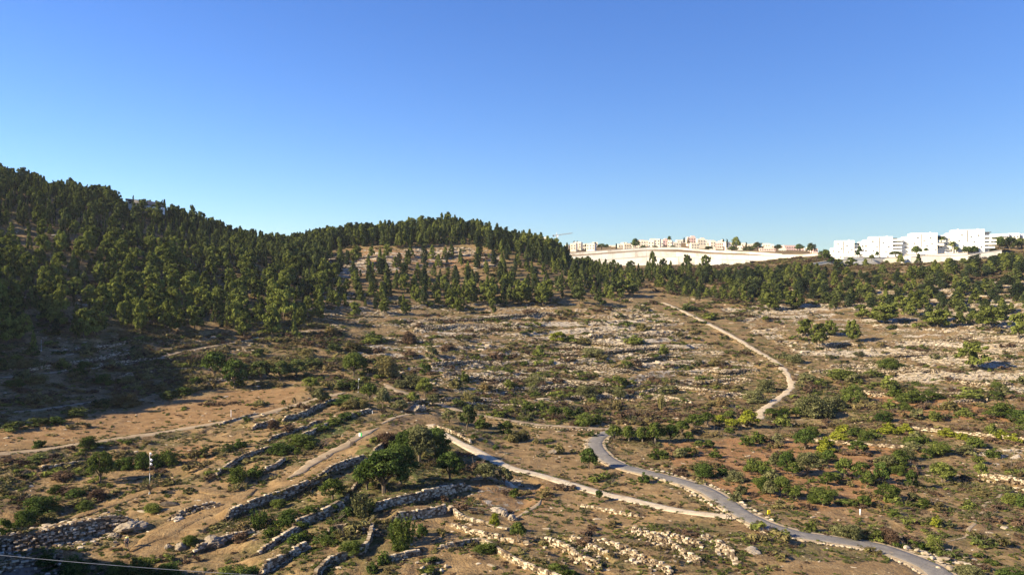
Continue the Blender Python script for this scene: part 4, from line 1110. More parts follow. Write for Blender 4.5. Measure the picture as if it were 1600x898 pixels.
# ------------------------------------------------------------------ single trees and bushes: foot px, py, width, height (photo px), kind, material
B = 'bush'
BUSHES = [
 # valley left
 (366,606,40,50,'tree','dark','dark green round tree'),(335,590,46,46,'tree','dark','dark green round tree'),(553,586,42,40,'big','green','rich green leafy tree'),
 (302,570,14,22,B,'green','small green bush'),(27,567,24,16,B,'pine','yellow-green bush'),(97,575,25,19,B,'pine','yellow-green bush'),(58,570,22,14,B,'olive','grey bush'),
 (2,578,22,22,B,'pine2','dark bush'),(195,634,50,27,'fine','scrub','dark brown-green bush'),(160,636,34,16,B,'pine2','dark bush'),(120,650,40,16,B,'pine2','dark green bush'),(60,664,40,14,B,'pine2','dark bush'),(20,672,42,18,B,'pine2','dark bush'),(90,662,34,14,B,'dark','dark green bush'),
 (262,622,30,14,B,'pine2','dark green hedge bush'),(288,616,32,14,B,'dark','dark green hedge bush'),(312,608,26,12,B,'pine2','dark green hedge bush'),(326,606,14,16,B,'olive','grey-green bush'),
 (408,594,40,34,'tree','pine2','olive-green tree'),(438,594,34,34,'tree','pine2','olive-green tree'),(463,590,34,32,'tree','pine2','olive-green tree'),(488,574,40,16,B,'pine2','dark bush'),(382,590,26,24,'tree','pine2','dark tree'),
 (485,609,30,22,'tree','pine','olive-green small tree'),(500,628,28,24,'tree','olive','grey-green small tree'),(513,603,20,14,B,'pine2','dark bush'),(535,606,30,16,B,'pine2','dark bush'),(490,578,16,10,B,'olive','grey bush'),
 (540,632,50,18,B,'dark','dark green bush'),(577,625,34,30,'tree','green','bright green tree'),(598,638,27,36,'tree','olive','grey-green tree'),(566,612,18,14,B,'green','small green bush'),(560,634,26,16,B,'green','green bush'),
 (440,637,8,11,'tree','green','tiny green tree'),(456,632,5,15,'upright','dark','narrow dark sapling'),(474,638,17,15,B,'pine','green bush'),(427,671,24,20,'fine','brown','tan-brown bush'),(450,674,24,18,B,'brown','grey-brown bush'),
 (625,644,27,22,'tree','olive','grey-green small tree'),(664,620,28,34,'tree','pine','olive-green tree'),(676,634,24,20,'tree','olive','grey-green small tree'),(645,630,22,20,'tree','pine','olive-green small tree'),(648,606,46,26,'fine','olive','grey-green bush'),
 (605,590,40,42,'fine','scrub','brown-green tree-sized bush'),(664,583,28,20,B,'dark','dark green bush'),(591,551,22,14,B,'lime','yellow-green bush'),(551,548,36,16,B,'scrub','olive bush'),(584,536,44,16,B,'pine','olive-green bush'),
 (523,548,32,14,B,'pine2','dark bush'),(518,522,26,16,B,'scrub','brown-green bush'),(674,558,24,22,B,'olive','grey-green bush'),(640,538,26,26,'fine','brown','brown twiggy bush'),(575,510,16,12,B,'scrub','brown-green bush'),
 (640,556,26,14,B,'brown','brown bush'),(700,546,28,14,B,'brown','brown bush'),(725,530,22,10,B,'scrub','brown-green bush'),(700,505,18,10,B,'pine','olive-green bush'),(655,510,14,10,B,'pine','olive-green bush'),
 (712,606,28,18,B,'scrub','brown-green bush'),(724,596,24,22,B,'pine','olive-green bush'),(735,628,34,22,'fine','scrub','brown-green bush'),(760,610,30,16,B,'scrub','brown-green bush'),(775,560,30,16,B,'brown','brown bush'),(790,548,20,14,B,'olive','grey-green bush'),
 (730,672,32,44,'tree','pine2','dark olive tree'),(702,660,26,22,'tree','olive','grey-green small tree'),(716,636,26,16,B,'pine2','dark bush'),(752,668,24,24,B,'green','bright green bush'),(775,652,34,16,B,'pine','olive-green bush'),
 (775,706,12,13,'tree','dark','small dark green tree with bare trunk'),(740,687,12,10,'tree','dark','tiny dark tree'),(706,684,12,9,B,'dark','small dark bush'),(756,690,14,8,B,'brown','brown bush'),(790,676,30,22,B,'green','green bush'),(801,690,26,22,B,'scrub','brown-green bush'),
 (752,640,30,14,B,'olive','grey-green bush'),(820,600,26,12,B,'scrub','brown-green bush'),
 # centre slope
 (841,557,23,20,B,'pine','olive-green bush'),(872,532,32,17,B,'lime','yellow-green bush'),(890,534,26,14,B,'pine','olive-green bush'),(912,537,30,16,B,'scrub','brown-green bush'),(990,537,44,18,B,'pine','olive-green bush'),
 (1037,554,19,20,B,'pine','olive-green bush'),(952,528,14,10,B,'dark','dark bush'),(979,575,24,15,B,'pine','olive-green bush'),(940,560,26,12,B,'pine2','dark bush'),(915,618,42,20,'fine','olive','grey-green bush'),(836,603,40,24,'fine','olive','grey-green bush'),
 (850,570,20,14,B,'brown','brown bush'),(925,556,40,18,'fine','olive','grey-brown bush'),(1022,596,24,12,B,'pine','olive-green bush'),(1033,640,14,26,'upright','scrub','narrow grey shrub'),(1045,612,38,12,B,'olive','grey bush'),
 (1125,606,22,12,B,'pine2','dark bush'),(1105,600,24,12,B,'olive','grey-green bush'),(1130,634,30,16,B,'scrub','brown-green bush'),(1150,610,26,12,B,'olive','grey-green bush'),(1178,628,40,24,'fine','olive','grey-green bush'),(1195,612,36,26,'fine','olive','grey-green bush'),
 (1180,545,22,20,B,'pine','olive-green bush'),(1120,570,34,12,B,'scrub','brown-green bush'),(960,595,18,10,B,'brown','brown bush'),(1060,525,20,12,B,'olive','grey-green bush'),(1005,516,30,14,B,'scrub','brown-green bush'),
 (1150,500,22,10,B,'scrub','brown-green bush'),(1075,485,26,14,B,'pine2','dark bush'),(1002,483,22,14,B,'scrub','brown-green bush'),(1110,498,30,12,B,'pine','olive-green bush'),(830,490,24,12,B,'pine','olive-green bush'),(880,492,22,12,B,'olive','grey-green bush'),
 (806,644,22,14,B,'green','bright green bush'),(824,642,26,18,B,'green','bright green bush'),(846,640,26,18,B,'green','bright green bush'),(866,648,26,18,B,'green','bright green bush'),(888,652,28,20,B,'green','bright green bush'),(912,664,36,24,'fine','green','bright green bush'),(932,662,22,18,B,'green','bright green bush'),
 (1008,652,20,14,B,'pine','olive-green bush'),(1040,645,14,14,B,'lime','yellow-green bush'),(965,640,22,18,B,'scrub','brown-green bush'),
 # green row below the slope
 (960,688,30,26,'tree','green','green tree with pale trunk'),(983,690,28,28,'tree','green','green tree with pale trunk'),(1004,690,28,26,'tree','green','green tree with pale trunk'),(1024,692,32,36,'tree','green','green tree with pale trunk'),(1048,690,30,30,'tree','dark','dark green tree'),(1066,678,28,24,'tree','green','green tree'),
 (1085,670,34,26,'tree','green','green tree'),(1106,666,30,24,'tree','green','green tree'),(1124,664,24,18,'tree','lime','yellow-green tree'),(1143,668,26,16,'tree','lime','yellow-green tree'),(1171,668,34,30,'tree','lime','bright yellow tree'),(1140,655,22,16,'tree','green','green tree'),
 (961,722,38,18,B,'olive','grey-green bush'),(920,732,30,36,'tree','dark','dark green round tree'),(902,708,14,12,B,'olive','small grey-green bush'),(1007,754,20,22,B,'dark','dark green bush'),(1030,716,40,20,B,'green','green bush'),(1072,712,26,16,B,'green','green bush'),(1078,706,20,14,B,'olive','grey-green bush'),
 (1102,745,44,26,'fine','dark','dark green bush'),(1128,742,24,20,B,'dark','dark green bush'),(1150,752,34,22,'fine','olive','grey-green bush'),(1178,738,34,30,'fine','green','green bush'),(1197,742,26,26,B,'green','green bush'),(1197,768,34,30,'fine','green','green bush'),(1205,750,28,24,B,'olive','grey-green bush'),
 (1085,764,13,12,'tree','olive','small grey-green tree at the road edge'),(936,781,14,18,'tree','dark','small dark green tree with bare trunk'),(895,764,8,7,B,'green','tiny green bush'),(861,752,8,6,B,'green','tiny green bush'),(957,822,17,16,B,'dark','dark green bush'),
 (815,688,26,24,'fine','scrub','brown-green bush'),(840,692,16,14,B,'green','green bush'),(874,708,20,20,B,'scrub','brown-green bush'),(858,690,16,10,B,'brown','brown bush'),(955,756,26,10,B,'scrub','brown-green bush'),(880,744,14,8,B,'olive','grey-green bush'),(845,712,14,8,B,'scrub','brown-green bush'),
 (1128,838,16,9,B,'dark','dark green bush'),(980,800,10,8,B,'brown','brown bush'),
 # right side
 (1315,592,60,20,'fine','pine','olive-green low bush'),(1364,587,34,12,B,'pine','olive-green low bush'),(1388,575,42,20,'fine','green','green bush'),(1390,608,30,26,B,'pine','olive-green bush'),(1333,628,42,34,'fine','green','green bush'),(1352,634,16,16,B,'dark','dark green bush'),(1366,636,20,15,B,'dark','dark green bush'),
 (1423,628,50,24,'fine','green','green bush'),(1400,620,30,20,B,'green','green bush'),(1456,624,34,16,B,'green','green bush'),(1507,650,28,16,B,'pine','olive-green bush'),(1484,640,28,22,B,'scrub','brown-green bush'),(1380,658,30,22,'fine','dark','dark green bush'),(1398,650,22,16,B,'olive','grey-green bush'),
 (1433,653,28,18,B,'olive','grey-green bush'),(1462,656,30,18,B,'pine','olive-green bush'),(1455,636,20,10,B,'olive','grey-green bush'),(1277,652,56,44,'fine','olive','grey-green tree-sized bush'),(1252,645,30,30,'fine','olive','grey-green bush'),(1300,640,40,30,'fine','olive','grey-green bush'),(1318,626,24,24,B,'olive','grey-green bush'),
 (1563,652,48,30,'fine','green','green bush'),(1592,658,34,26,'fine','dark','green bush'),(1556,622,28,14,B,'green','green bush'),(1515,622,38,16,B,'pine','olive-green bush'),(1590,624,26,12,B,'pine','olive-green bush'),(1470,620,24,12,B,'green','green bush'),(1282,604,26,18,B,'pine','olive-green bush'),(1262,598,34,18,B,'olive','grey-green bush'),
 (1225,560,30,14,B,'olive','grey-green bush'),(1242,566,30,18,'fine','olive','grey-green bush'),(1205,650,26,14,'tree','green','green tree beside the white trail'),(1225,654,24,18,'tree','green','green tree beside the white trail'),(1244,652,22,18,'tree','green','green tree beside the white trail'),
 (1465,560,20,16,B,'scrub','brown-green bush'),(1340,555,20,12,B,'scrub','brown-green bush'),(1375,540,18,12,B,'olive','grey-green bush'),(1300,560,20,12,B,'scrub','brown-green bush'),
 (1258,702,40,36,'big','dark','dark green round tree'),(1290,700,28,22,B,'lime','yellow-green bush'),(1310,688,34,16,B,'lime','yellow-green bush'),(1338,686,34,20,'tree','green','green tree'),(1362,682,32,14,B,'green','green bush'),(1386,676,34,14,B,'lime','yellow-green bush'),(1412,676,30,14,B,'lime','yellow-green bush'),(1432,688,28,18,B,'olive','grey-green bush'),
 (1340,708,34,22,'tree','green','green tree'),(1310,706,18,10,B,'green','green bush'),(1375,692,24,10,B,'green','green bush'),(1468,706,44,22,'fine','green','green bush'),(1450,714,30,16,B,'green','green bush'),(1508,708,34,16,B,'olive','grey-green bush'),(1480,680,36,14,B,'lime','yellow-green bush'),(1505,686,26,14,B,'lime','yellow-green bush'),
 (1552,688,22,16,B,'lime','yellow-green bush'),(1550,678,20,14,B,'olive','grey-green bush'),(1415,715,34,20,'fine','olive','grey-green bush'),(1425,700,30,16,B,'olive','grey-green bush'),(1575,694,24,10,B,'pine','olive-green bush'),(1590,690,20,10,B,'pine','olive-green bush'),(1215,690,26,16,B,'olive','grey-green bush'),
 (1262,744,46,42,'big','olive','grey-green round tree'),(1230,740,34,38,'big','dark','dark green round tree'),(1212,735,26,30,'tree','olive','grey-green tree'),(1295,724,26,24,'tree','dark','dark green round tree'),(1320,746,34,34,'tree','green','green round tree'),(1346,752,32,34,'tree','green','green round tree'),(1377,756,32,38,'tree','dark','dark green tree with pale trunk'),
 (1400,732,38,26,'fine','green','green bush'),(1378,726,30,20,B,'olive','grey-green bush'),(1425,762,20,32,'tree','dark','upright dark green tree'),(1425,736,20,16,B,'dark','dark green bush'),(1472,753,44,34,'big','pine','bright olive-green round tree'),(1533,746,24,26,'tree','pine','olive-green tree'),(1528,722,24,16,B,'pine','olive-green bush'),
 (1222,777,38,36,'big','green','green round tree'),(1204,776,28,28,'tree','olive','grey-green tree'),(1285,776,50,20,'fine','green','yellowish green low bush'),(1292,757,28,22,'tree','green','green tree'),(1243,780,24,24,'tree','green','light green tree'),(1323,757,20,12,B,'olive','grey-green bush'),(1388,782,42,30,'big','green','green round tree'),(1362,776,22,16,B,'green','green bush'),
 (1325,788,38,13,B,'green','green low bush'),(1365,789,20,14,B,'green','green bush'),(1228,794,20,14,B,'olive','grey-green bush'),(1259,792,20,12,B,'lime','yellow-green bush'),(1345,770,20,8,B,'green','green low bush'),(1306,784,22,10,B,'green','green low bush'),(1406,795,15,14,'tree','green','small green tree with pale trunk'),(1396,806,26,14,B,'green','green bush'),(1290,787,20,8,B,'green','green low bush'),
 (1462,822,19,24,B,'lime','yellow-green bush'),(1461,860,28,34,'fine','pine','olive-green bush'),(1449,850,22,14,B,'scrub','brown-green bush'),(1268,830,24,20,B,'pine','olive-green bush'),(1328,840,46,28,'fine','olive','blue-grey bush'),(1310,832,28,20,B,'olive','grey-green bush'),(1368,844,30,20,B,'pine','olive-green bush'),(1352,838,22,16,B,'olive','grey-green bush'),
 (1392,848,36,28,'fine','brown','grey-brown twiggy bush'),(1420,845,30,12,B,'brown','brown bush'),(1364,864,20,15,B,'dark','dark green bush'),(1222,874,20,16,B,'dark','dark green bush'),(1207,886,17,9,B,'dark','dark green low bush'),(1583,903,50,20,'fine','dark','dark green bush'),(1512,898,50,18,'fine','olive','grey-green grassy bush'),(1325,878,16,8,B,'scrub','brown-green bush'),
 (1580,785,34,20,'fine','pine','olive-green bush'),(1570,765,24,14,B,'scrub','brown-green bush'),(1598,792,22,24,B,'dark','dark green bush'),(1495,768,20,8,B,'olive','grey-green bush'),(1540,775,40,10,B,'scrub','brown-green low bush'),
 # left foreground
 (157,754,46,56,'big','green','bright green round tree'),(138,700,34,24,'fine','green','green bush'),(197,732,30,24,'fine','dark','dark green bush'),(226,732,34,32,'fine','dark','dark green bush'),(263,726,36,28,'fine','green','dark green bush'),(243,730,26,26,'fine','dark','dark green bush'),(180,734,24,20,B,'dark','dark green bush'),
 (318,714,20,20,B,'pine2','dark bush'),(358,706,26,18,B,'pine2','dark bush'),(375,700,24,18,B,'dark','dark bush'),(342,738,28,12,B,'brown','brown bush'),(12,718,30,9,B,'lime','lime-green low bush'),(98,750,40,20,'fine','brown','grey-brown twiggy bush'),(150,780,40,20,'fine','brown','dark brown twiggy bush'),(118,776,34,16,B,'dark','dark green bush'),
 (65,803,66,36,'fine','dark','dark green spreading bush'),(40,822,40,34,'fine','dark','dark green bush'),(75,816,40,16,B,'scrub','brown-green bush'),(8,832,24,28,B,'dark','dark bush'),(5,772,18,14,B,'dark','dark bush'),(40,786,20,14,B,'pine2','dark bush'),(60,722,44,16,B,'pine2','dark shaded bush'),(35,728,30,14,B,'brown','dark brown bush'),
 (372,754,34,32,'fine','green','green bush'),(322,770,40,26,'fine','scrub','brown-green bush'),(345,774,30,14,B,'pine2','dark bush'),(296,768,20,12,B,'scrub','brown-green bush'),(240,800,34,18,'fine','pine','yellow-green weedy bush'),(302,732,12,18,'bare','brown','grey leafless shrub'),
 (115,899,48,38,'fine','dark','dark green round bush'),(182,908,46,38,'fine','green','green bush'),(222,905,50,46,'fine','pine','olive-green bush'),(262,908,54,38,'fine','dark','dark green bush'),(362,908,56,32,'fine','green','dark green bush'),(298,878,16,16,B,'lime','yellow-green bush'),(395,896,30,18,B,'dark','dark green bush'),
 (320,800,14,10,B,'scrub','brown-green bush'),(405,826,30,30,'upright','dark','dark green weedy shrub'),(380,830,26,20,B,'scrub','dark bush'),(450,816,46,26,'fine','dark','dark green shrub'),(425,836,30,18,B,'green','green shrub'),
 # terraces in the centre
 (600,770,88,74,'big','dark','dark green large tree'),(625,756,74,68,'big','dark','dark green large tree'),(655,722,66,62,'big','olive','grey-green large tree'),(680,718,58,54,'big','dark','dark olive large tree'),(636,718,54,52,'big','dark','dark olive large tree'),(574,764,54,50,'big','dark','dark green large tree'),(690,722,28,24,'tree','dark','dark green tree'),
 (703,750,50,48,'big','dark','dark green round tree with bare trunk'),(520,780,46,36,'big','green','fresh green fig tree'),(605,700,44,32,'fine','brown','brown-green bush with tan tips'),(590,690,16,14,B,'brown','tan dry bush'),(757,754,50,34,'big','olive','grey-green olive tree'),(788,758,28,30,'tree','olive','grey-green olive tree'),
 (773,830,18,32,'tree','lime','yellow-green small tree with bare trunk'),(809,842,28,30,'tree','green','round green tree with bare trunk'),(633,848,42,44,'upright','green','clump of upright green stems'),(616,844,24,30,'upright','dark','clump of upright dark stems'),(660,836,24,22,B,'dark','dark green round bush'),(690,834,18,16,B,'dark','dark green bush'),
 (565,808,36,40,'upright','olive','grey-green upright shrub'),(578,800,24,26,B,'dark','dark bush'),(465,714,14,18,'tree','green','bright green sapling'),(551,698,11,11,'bare','brown','tiny leafless sapling'),(512,718,7,9,'bare','brown','tiny dark sapling'),(541,700,10,10,B,'brown','tiny dry bush'),
 (470,693,60,18,'fine','green','green hedge bush'),(440,708,48,20,'fine','dark','dark green hedge bush'),(500,672,34,12,B,'green','green hedge bush'),(522,662,36,12,B,'green','green hedge bush'),(486,700,26,14,B,'green','green hedge bush'),(540,654,30,12,B,'dark','dark green hedge bush'),
 (548,862,44,20,'fine','green','green weedy bush'),(477,842,28,20,B,'green','green weedy bush'),(505,855,22,14,B,'green','green weedy bush'),(520,835,36,16,B,'dark','dark green weedy bush'),(498,846,30,14,B,'dark','dark green weedy bush'),(758,862,38,20,'fine','green','green bush growing over the cream wall'),(735,852,18,14,B,'green','green bush growing over the cream wall'),
 (815,862,22,8,B,'dark','dark green low bush'),(838,876,26,10,B,'dark','dark green low bush'),(870,888,34,12,B,'green','green low bush'),(890,900,34,14,B,'green','green low bush'),(790,850,20,8,B,'green','green low bush'),(852,846,20,12,B,'olive','grey-green bush on the stone wall'),(934,886,24,12,B,'dark','dark green low bush'),
 (980,872,26,12,B,'green','green low bush'),(995,852,18,10,B,'green','green low bush'),(730,816,26,8,B,'green','green low bush'),(745,802,14,10,B,'pine','olive-green bush'),(852,776,28,16,B,'scrub','brown-green bush'),(803,776,20,18,B,'green','green bush'),(820,772,18,12,B,'olive','grey-green bush'),
 (600,880,24,24,B,'dark','dark shaded bush'),(582,894,24,20,B,'dark','dark shaded bush'),(608,892,20,14,B,'green','green bush'),(680,860,20,8,B,'olive','grey-green low bush'),(712,856,16,8,B,'green','green low bush'),(470,762,26,10,B,'green','green low bush'),(487,748,20,8,B,'green','green low bush'),
 (506,742,34,10,B,'dark','dark green low bush'),(436,768,24,8,B,'green','green low bush'),(520,790,40,14,B,'green','green weedy bush'),(482,800,30,12,B,'green','green weedy bush'),
]
_r = random.Random(77)
for (x0, x1, y0, y1, n, opts) in [
  (10, 480, 545, 606, 34, [('fine','dark','dark green bush'),(B,'pine2','dark bush'),(B,'olive','grey bush'),('fine','scrub','brown-green bush')]),
  (960, 1200, 676, 700, 9, [('tree','green','green tree'),(B,'green','green bush')]),
  (1060, 1220, 706, 800, 12, [('fine','green','green bush'),(B,'olive','grey-green bush'),(B,'green','green bush')]),
  (1210, 1640, 664, 716, 26, [(B,'green','green bush'),(B,'pine','olive-green bush'),('fine','green','green bush'),(B,'lime','yellow-green bush')]),
  (1210, 1450, 720, 796, 20, [('tree','green','green tree'),('fine','green','green bush'),('tree','olive','grey-green tree')]),
  (1210, 1640, 596, 660, 18, [('fine','green','green bush'),(B,'olive','grey-green bush'),(B,'pine','olive-green bush')]),
  (620, 980, 600, 656, 16, [('fine','olive','grey-green bush'),(B,'pine','olive-green bush'),(B,'green','green bush')]),
  (480, 620, 520, 650, 12, [('fine','scrub','brown-green bush'),(B,'pine2','dark bush')]),
  (20, 420, 700, 890, 16, [(B,'dark','dark green bush'),('fine','green','green bush'),(B,'brown','brown bush')]),
  (430, 640, 770, 890, 12, [('fine','green','green bush'),(B,'dark','dark green bush')])]:
    for _ in range(n):
        kd_, mt_, ph_ = _r.choice(opts); w_ = _r.uniform(18, 32)
        BUSHES.append((_r.uniform(x0, x1), _r.uniform(y0, y1), w_, w_ * _r.uniform(.5, .8) * (1.15 if kd_ == 'tree' else 1), kd_, mt_, ph_))
def _single(b): return b[4] in ('tree', 'big', 'bare') or (b[4] == 'fine' and b[3] > 30)
_small = sorted([i for i, b in enumerate(BUSHES) if not _single(b)], key=lambda i: -BUSHES[i][2] * BUSHES[i][3])
KEEP = set(_small[:272]); EXTRA = []
for _i, (px, py, w, h, kd, mt, ph) in enumerate(BUSHES):
    x, y, z = at(px, min(py, 897) if py <= 897 else py)
    if float(bil(road_d, x, y)[0]) < .4 and (px, py) not in ((1364,863),): y += 1.6
    if float(bil(road_d, x, y)[0]) < .2: continue
    as_tree = kd in ('tree', 'big', 'bare') or (kd in ('fine',) and h > 30)
    wm, hm = w * y / F, h * y / F
    if not as_tree and _i not in KEEP:
        EXTRA.append((x, y, wm, hm, {'scrub': 0, 'brown': 3, 'pine': 5, 'lime': 5, 'pine2': 6, 'dark': 6, 'green': 7, 'olive': 8}[mt])); continue
    nm = 'shrub' if not as_tree else ('tree' if kd in ('tree', 'big') and 'olive tree' not in ph else 'shrub')
    if 'tree' in ph: nm = 'broadleaf_tree'
    if 'olive tree' in ph: nm = 'olive_tree'
    if 'sapling' in ph: nm = 'sapling'
    cat = 'tree' if ('tree' in nm or 'sapling' in nm) else 'bush'
    pb = 'palebark' if 'pale trunk' in ph or kd == 'bare' else 'bark'
    plant(nm, kd, mt, x, y, wm * (1.12 if kd != 'upright' else 1), hm * 1.05, cat, ph, 'trees in the valley' if cat == 'tree' else 'bushes on the slopes', as_tree=as_tree, bark=pb)
x, y, z = at(235, 771)
plant('shrub', 'bare', 'olive', x, y, 36 * y / F, 29 * y / F, 'bush', '', 'bushes on the slopes', bark='bark', label='thinly leaved grey-green shrub with fanned stems in front of the lamp pole')
HAZE = .00006
# ------------------------------------------------------------------ low scrub and loose rock (uncountable)
def rock_mesh(seed, pts=26, flat=.7):
    import bmesh
    r = np.random.default_rng(seed)
    bm = bmesh.new()
    for i in range(pts):
        v = r.normal(size=3); v /= np.linalg.norm(v); v *= r.uniform(.38, .56)
        v = np.clip(v, -.42, .42)
        bm.verts.new((v[0], v[1] * .8, v[2] * flat))
    bmesh.ops.convex_hull(bm, input=bm.verts)
    for v in [v for v in bm.verts if not v.link_faces]: bm.verts.remove(v)
    me = bpy.data.meshes.new('boulder'); bm.to_mesh(me); bm.free()
    me.materials.append(M['boulder'])
    return me
ROCKS = [rock_mesh(i, 22 + 3 * i, .6 + .06 * i) for i in range(5)]

def outcrop_mesh(seed):
    import bmesh
    bm = bmesh.new(); bmesh.ops.create_icosphere(bm, subdivisions=4, radius=.5)
    co = np.array([v.co[:] for v in bm.verts])
    a = 2.2; o1 = seed * 13.7
    n = fbm(co[:, 0] * 10 + o1, co[:, 1] * 10 + co[:, 2] * 7, 5.0, 4, seed) * .42 + np.abs(fbm(co[:, 0] * 10 + co[:, 2] * 9, co[:, 1] * 10 + o1, 2.2, 3, seed + 3)) * -.45
    co *= (1 + n)[:, None]
    z = co[:, 2] * .8; st = .11; q = np.floor(z / st + .6 * (vnoise(co[:, 0] * 3, co[:, 1] * 3, seed) - .5)) * st
    co[:, 2] = z * .45 + q * .55
    for v, c_ in zip(bm.verts, co): v.co = c_
    me = bpy.data.meshes.new('outcrop'); bm.to_mesh(me); bm.free(); me.materials.append(M['rock']); return me
boulders = []
def boulder(px, py, wpx, hpx, label=None, group='boulders beside the road', k=None, mat=None, dx=0, rz=None, lab=None, xyz=None):
    if xyz is None:
        x, y, z = at(px, py)
    else:
        x, y = xyz; z = hgt(x, y)
    w, h = wpx * y / F, hpx * y / F
    k = prng.randrange(5) if k is None else k
    o = obj('boulder', ROCKS[k], loc=(x, y, z + h * .28), rot=(prng.uniform(-.15, .15), prng.uniform(-.15, .15), prng.uniform(0, 3.14) if rz is None else rz),
            scl=(w * 1.1, w * .95, h * 1.25), cat='boulder', group=group)
    if group == 'rock outcrops':
        if ('rk', k) not in PROTO: PROTO[('rk', k)] = outcrop_mesh(k + 1)
        o.data = PROTO[('rk', k)]
    if label: o['label'] = label
    else: placed.append((o, 800 + F * x / y, HZ - F * (z - CAMZ) / y, h * F / y, lab or 'pale boulder', group))
    return o
def along(L, a, b, n):
    """points of a line between two photograph columns"""
    px = 800 + F * L[:, 0] / L[:, 1]
    i0 = int(np.argmin(np.abs(px - a))); i1 = int(np.argmin(np.abs(px - b)))
    t = np.linspace(i0, i1, n)
    return np.column_stack([np.interp(t, np.arange(len(L)), L[:, 0]), np.interp(t, np.arange(len(L)), L[:, 1])])
rl = roads[0]['L']; T = np.gradient(rl, axis=0); T /= np.linalg.norm(T, axis=1)[:, None]; Nn = np.column_stack([-T[:, 1], T[:, 0]])
up = Nn * np.sign((Nn * rl).sum(1))[:, None]
def stones_beside(a, b, n, off, w, h, lab):
    L = rl + up * off
    for p in along(L, a, b, n):
        p = p + np.array([prng.uniform(-.2, .2), prng.uniform(-.2, .2)])
        boulder(0, 0, w * prng.uniform(.75, 1.25), h * prng.uniform(.75, 1.25), xyz=p, lab=lab, rz=prng.uniform(-.5, .2))
stones_beside(1022, 1142, 19, 2.5, 7, 4.2, 'cream boulder along the upper side of the road bend')
stones_beside(1150, 1208, 8, 2.4, 8, 4.2, 'long cream boulder on the upper road edge by the yellow post')
stones_beside(934, 952, 7, -2.4, 5, 4, 'small pale boulder inside the upper road bend')
stones_beside(1056, 1128, 14, -2.6, 6.5, 5, 'cream boulder on the lower side of the road above the gravel path')
stones_beside(1165, 1265, 22, -2.6, 6.5, 5, 'cream boulder on the lower road edge right of the path junction')
stones_beside(1268, 1352, 20, -2.4, 5, 3.6, 'small cream boulder on the lower road edge left of the dark bush')
stones_beside(1368, 1436, 16, -2.4, 5.5, 4, 'small cream boulder on the lower edge of the last road bend')
for px, py, w, h in [(1417,857,14,8),(1433,861,10,7),(1445,867,13,9),(1457,874,12,9),(1471,880,8,6),(1484,890,16,10),(1410,851,14,5),(1466,888,8,6)]:
    boulder(px, py, w, h, lab='large pale boulder on the upper side of the last road bend')
for px, py, w, h in [(1133,800,10,8),(1038,752,8,7),(1060,760,9,7),(1026,748,7,5),(1080,775,7,5),(1071,765,6,5)]:
    boulder(px, py, w, h, lab='large white boulder between the gravel path and the road')
gl = roads[2]['L']
for p in along(gl + np.array([0, -2.1]), 926, 806, 26):
    boulder(0, 0, 3.6 * prng.uniform(.6, 1.3), 2.2 * prng.uniform(.7, 1.2), xyz=p + np.array([0, prng.uniform(-.2, .2)]), lab='small pale stone under the upper gravel path')
boulder(206, 826, 46, 16, 'broad flat grey rock slab in the shaded rubble at the lower left', 'rock outcrops', k=2)
boulder(180, 838, 20, 8, 'smaller flat grey slab left of the broad one', 'rock outcrops', k=3)
boulder(277, 812, 18, 8, 'grey rock lump above the end of the earth track', 'rock outcrops', k=1)
boulder(334, 852, 34, 20, 'large round grey rock outcrop in the dark hollow under the earth track', 'rock outcrops', k=4)
boulder(282, 858, 18, 14, 'pale rock with a dark hollow beside the earth track end', 'rock outcrops', k=0)
boulder(262, 856, 12, 8, 'small pale rock at the lower edge of the earth track', 'rock outcrops', k=3)
boulder(653, 642, 26, 14, 'round cream rock outcrop among the small trees left of centre', 'rock outcrops', k=4)
boulder(778, 800, 26, 11, 'cream rock face on the orange bank, left one', 'rock outcrops', k=2)
boulder(800, 812, 14, 12, 'cream blocky rock on the orange bank above the small trees', 'rock outcrops', k=0)
boulder(788, 806, 12, 14, 'tall cream blocky rock on the orange bank beside the yellow-green tree', 'rock outcrops', k=1)
boulder(864, 708, 16, 8, 'pale outcrop under the brown-green bush above the gravel path', 'rock outcrops', k=2)
boulder(1176, 862, 26, 9, 'pale outcrop below the road at the lower right', 'rock outcrops', k=4)
boulder(855, 600, 22, 7, 'pale rock ledge on the central slope beside a grey-green bush', 'rock outcrops', k=1)
boulder(222, 626, 7, 4, 'white rock beside the orange earth patch at the field edge', 'rock outcrops', k=1)
boulder(40, 896, 60, 16, 'flat grey slab at the bottom left corner', 'rock outcrops', k=2)
for px, py, w, h in [(660,890,12,10),(672,896,14,8),(690,892,9,6),(652,880,8,6),(668,880,10,12),(697,886,10,8),(684,880,8,5),(663,900,12,8)]:
    boulder(px, py, w, h, lab='pale block of the stone rubble heap at the bottom')
boulder(265, 790, 34, 10, 'dark heap of brush and stones in front of the lamp pole', 'rock outcrops', k=4).data = (lambda me: (me.materials.clear(), me.materials.append(M['dirtpile']), me)[2])(ROCKS[4].copy())
for px, py, w, h in [(322,632,20,7),(338,633,24,8),(355,631,22,8),(368,629,14,6)]:
    x_, y_, z_ = at(px, py); plant('shrub', 'low', 'brown', x_, y_, w * y_ / F, h * y_ / F, 'bush', 'low dark brown weed clump', 'bushes on the slopes', as_tree=False)


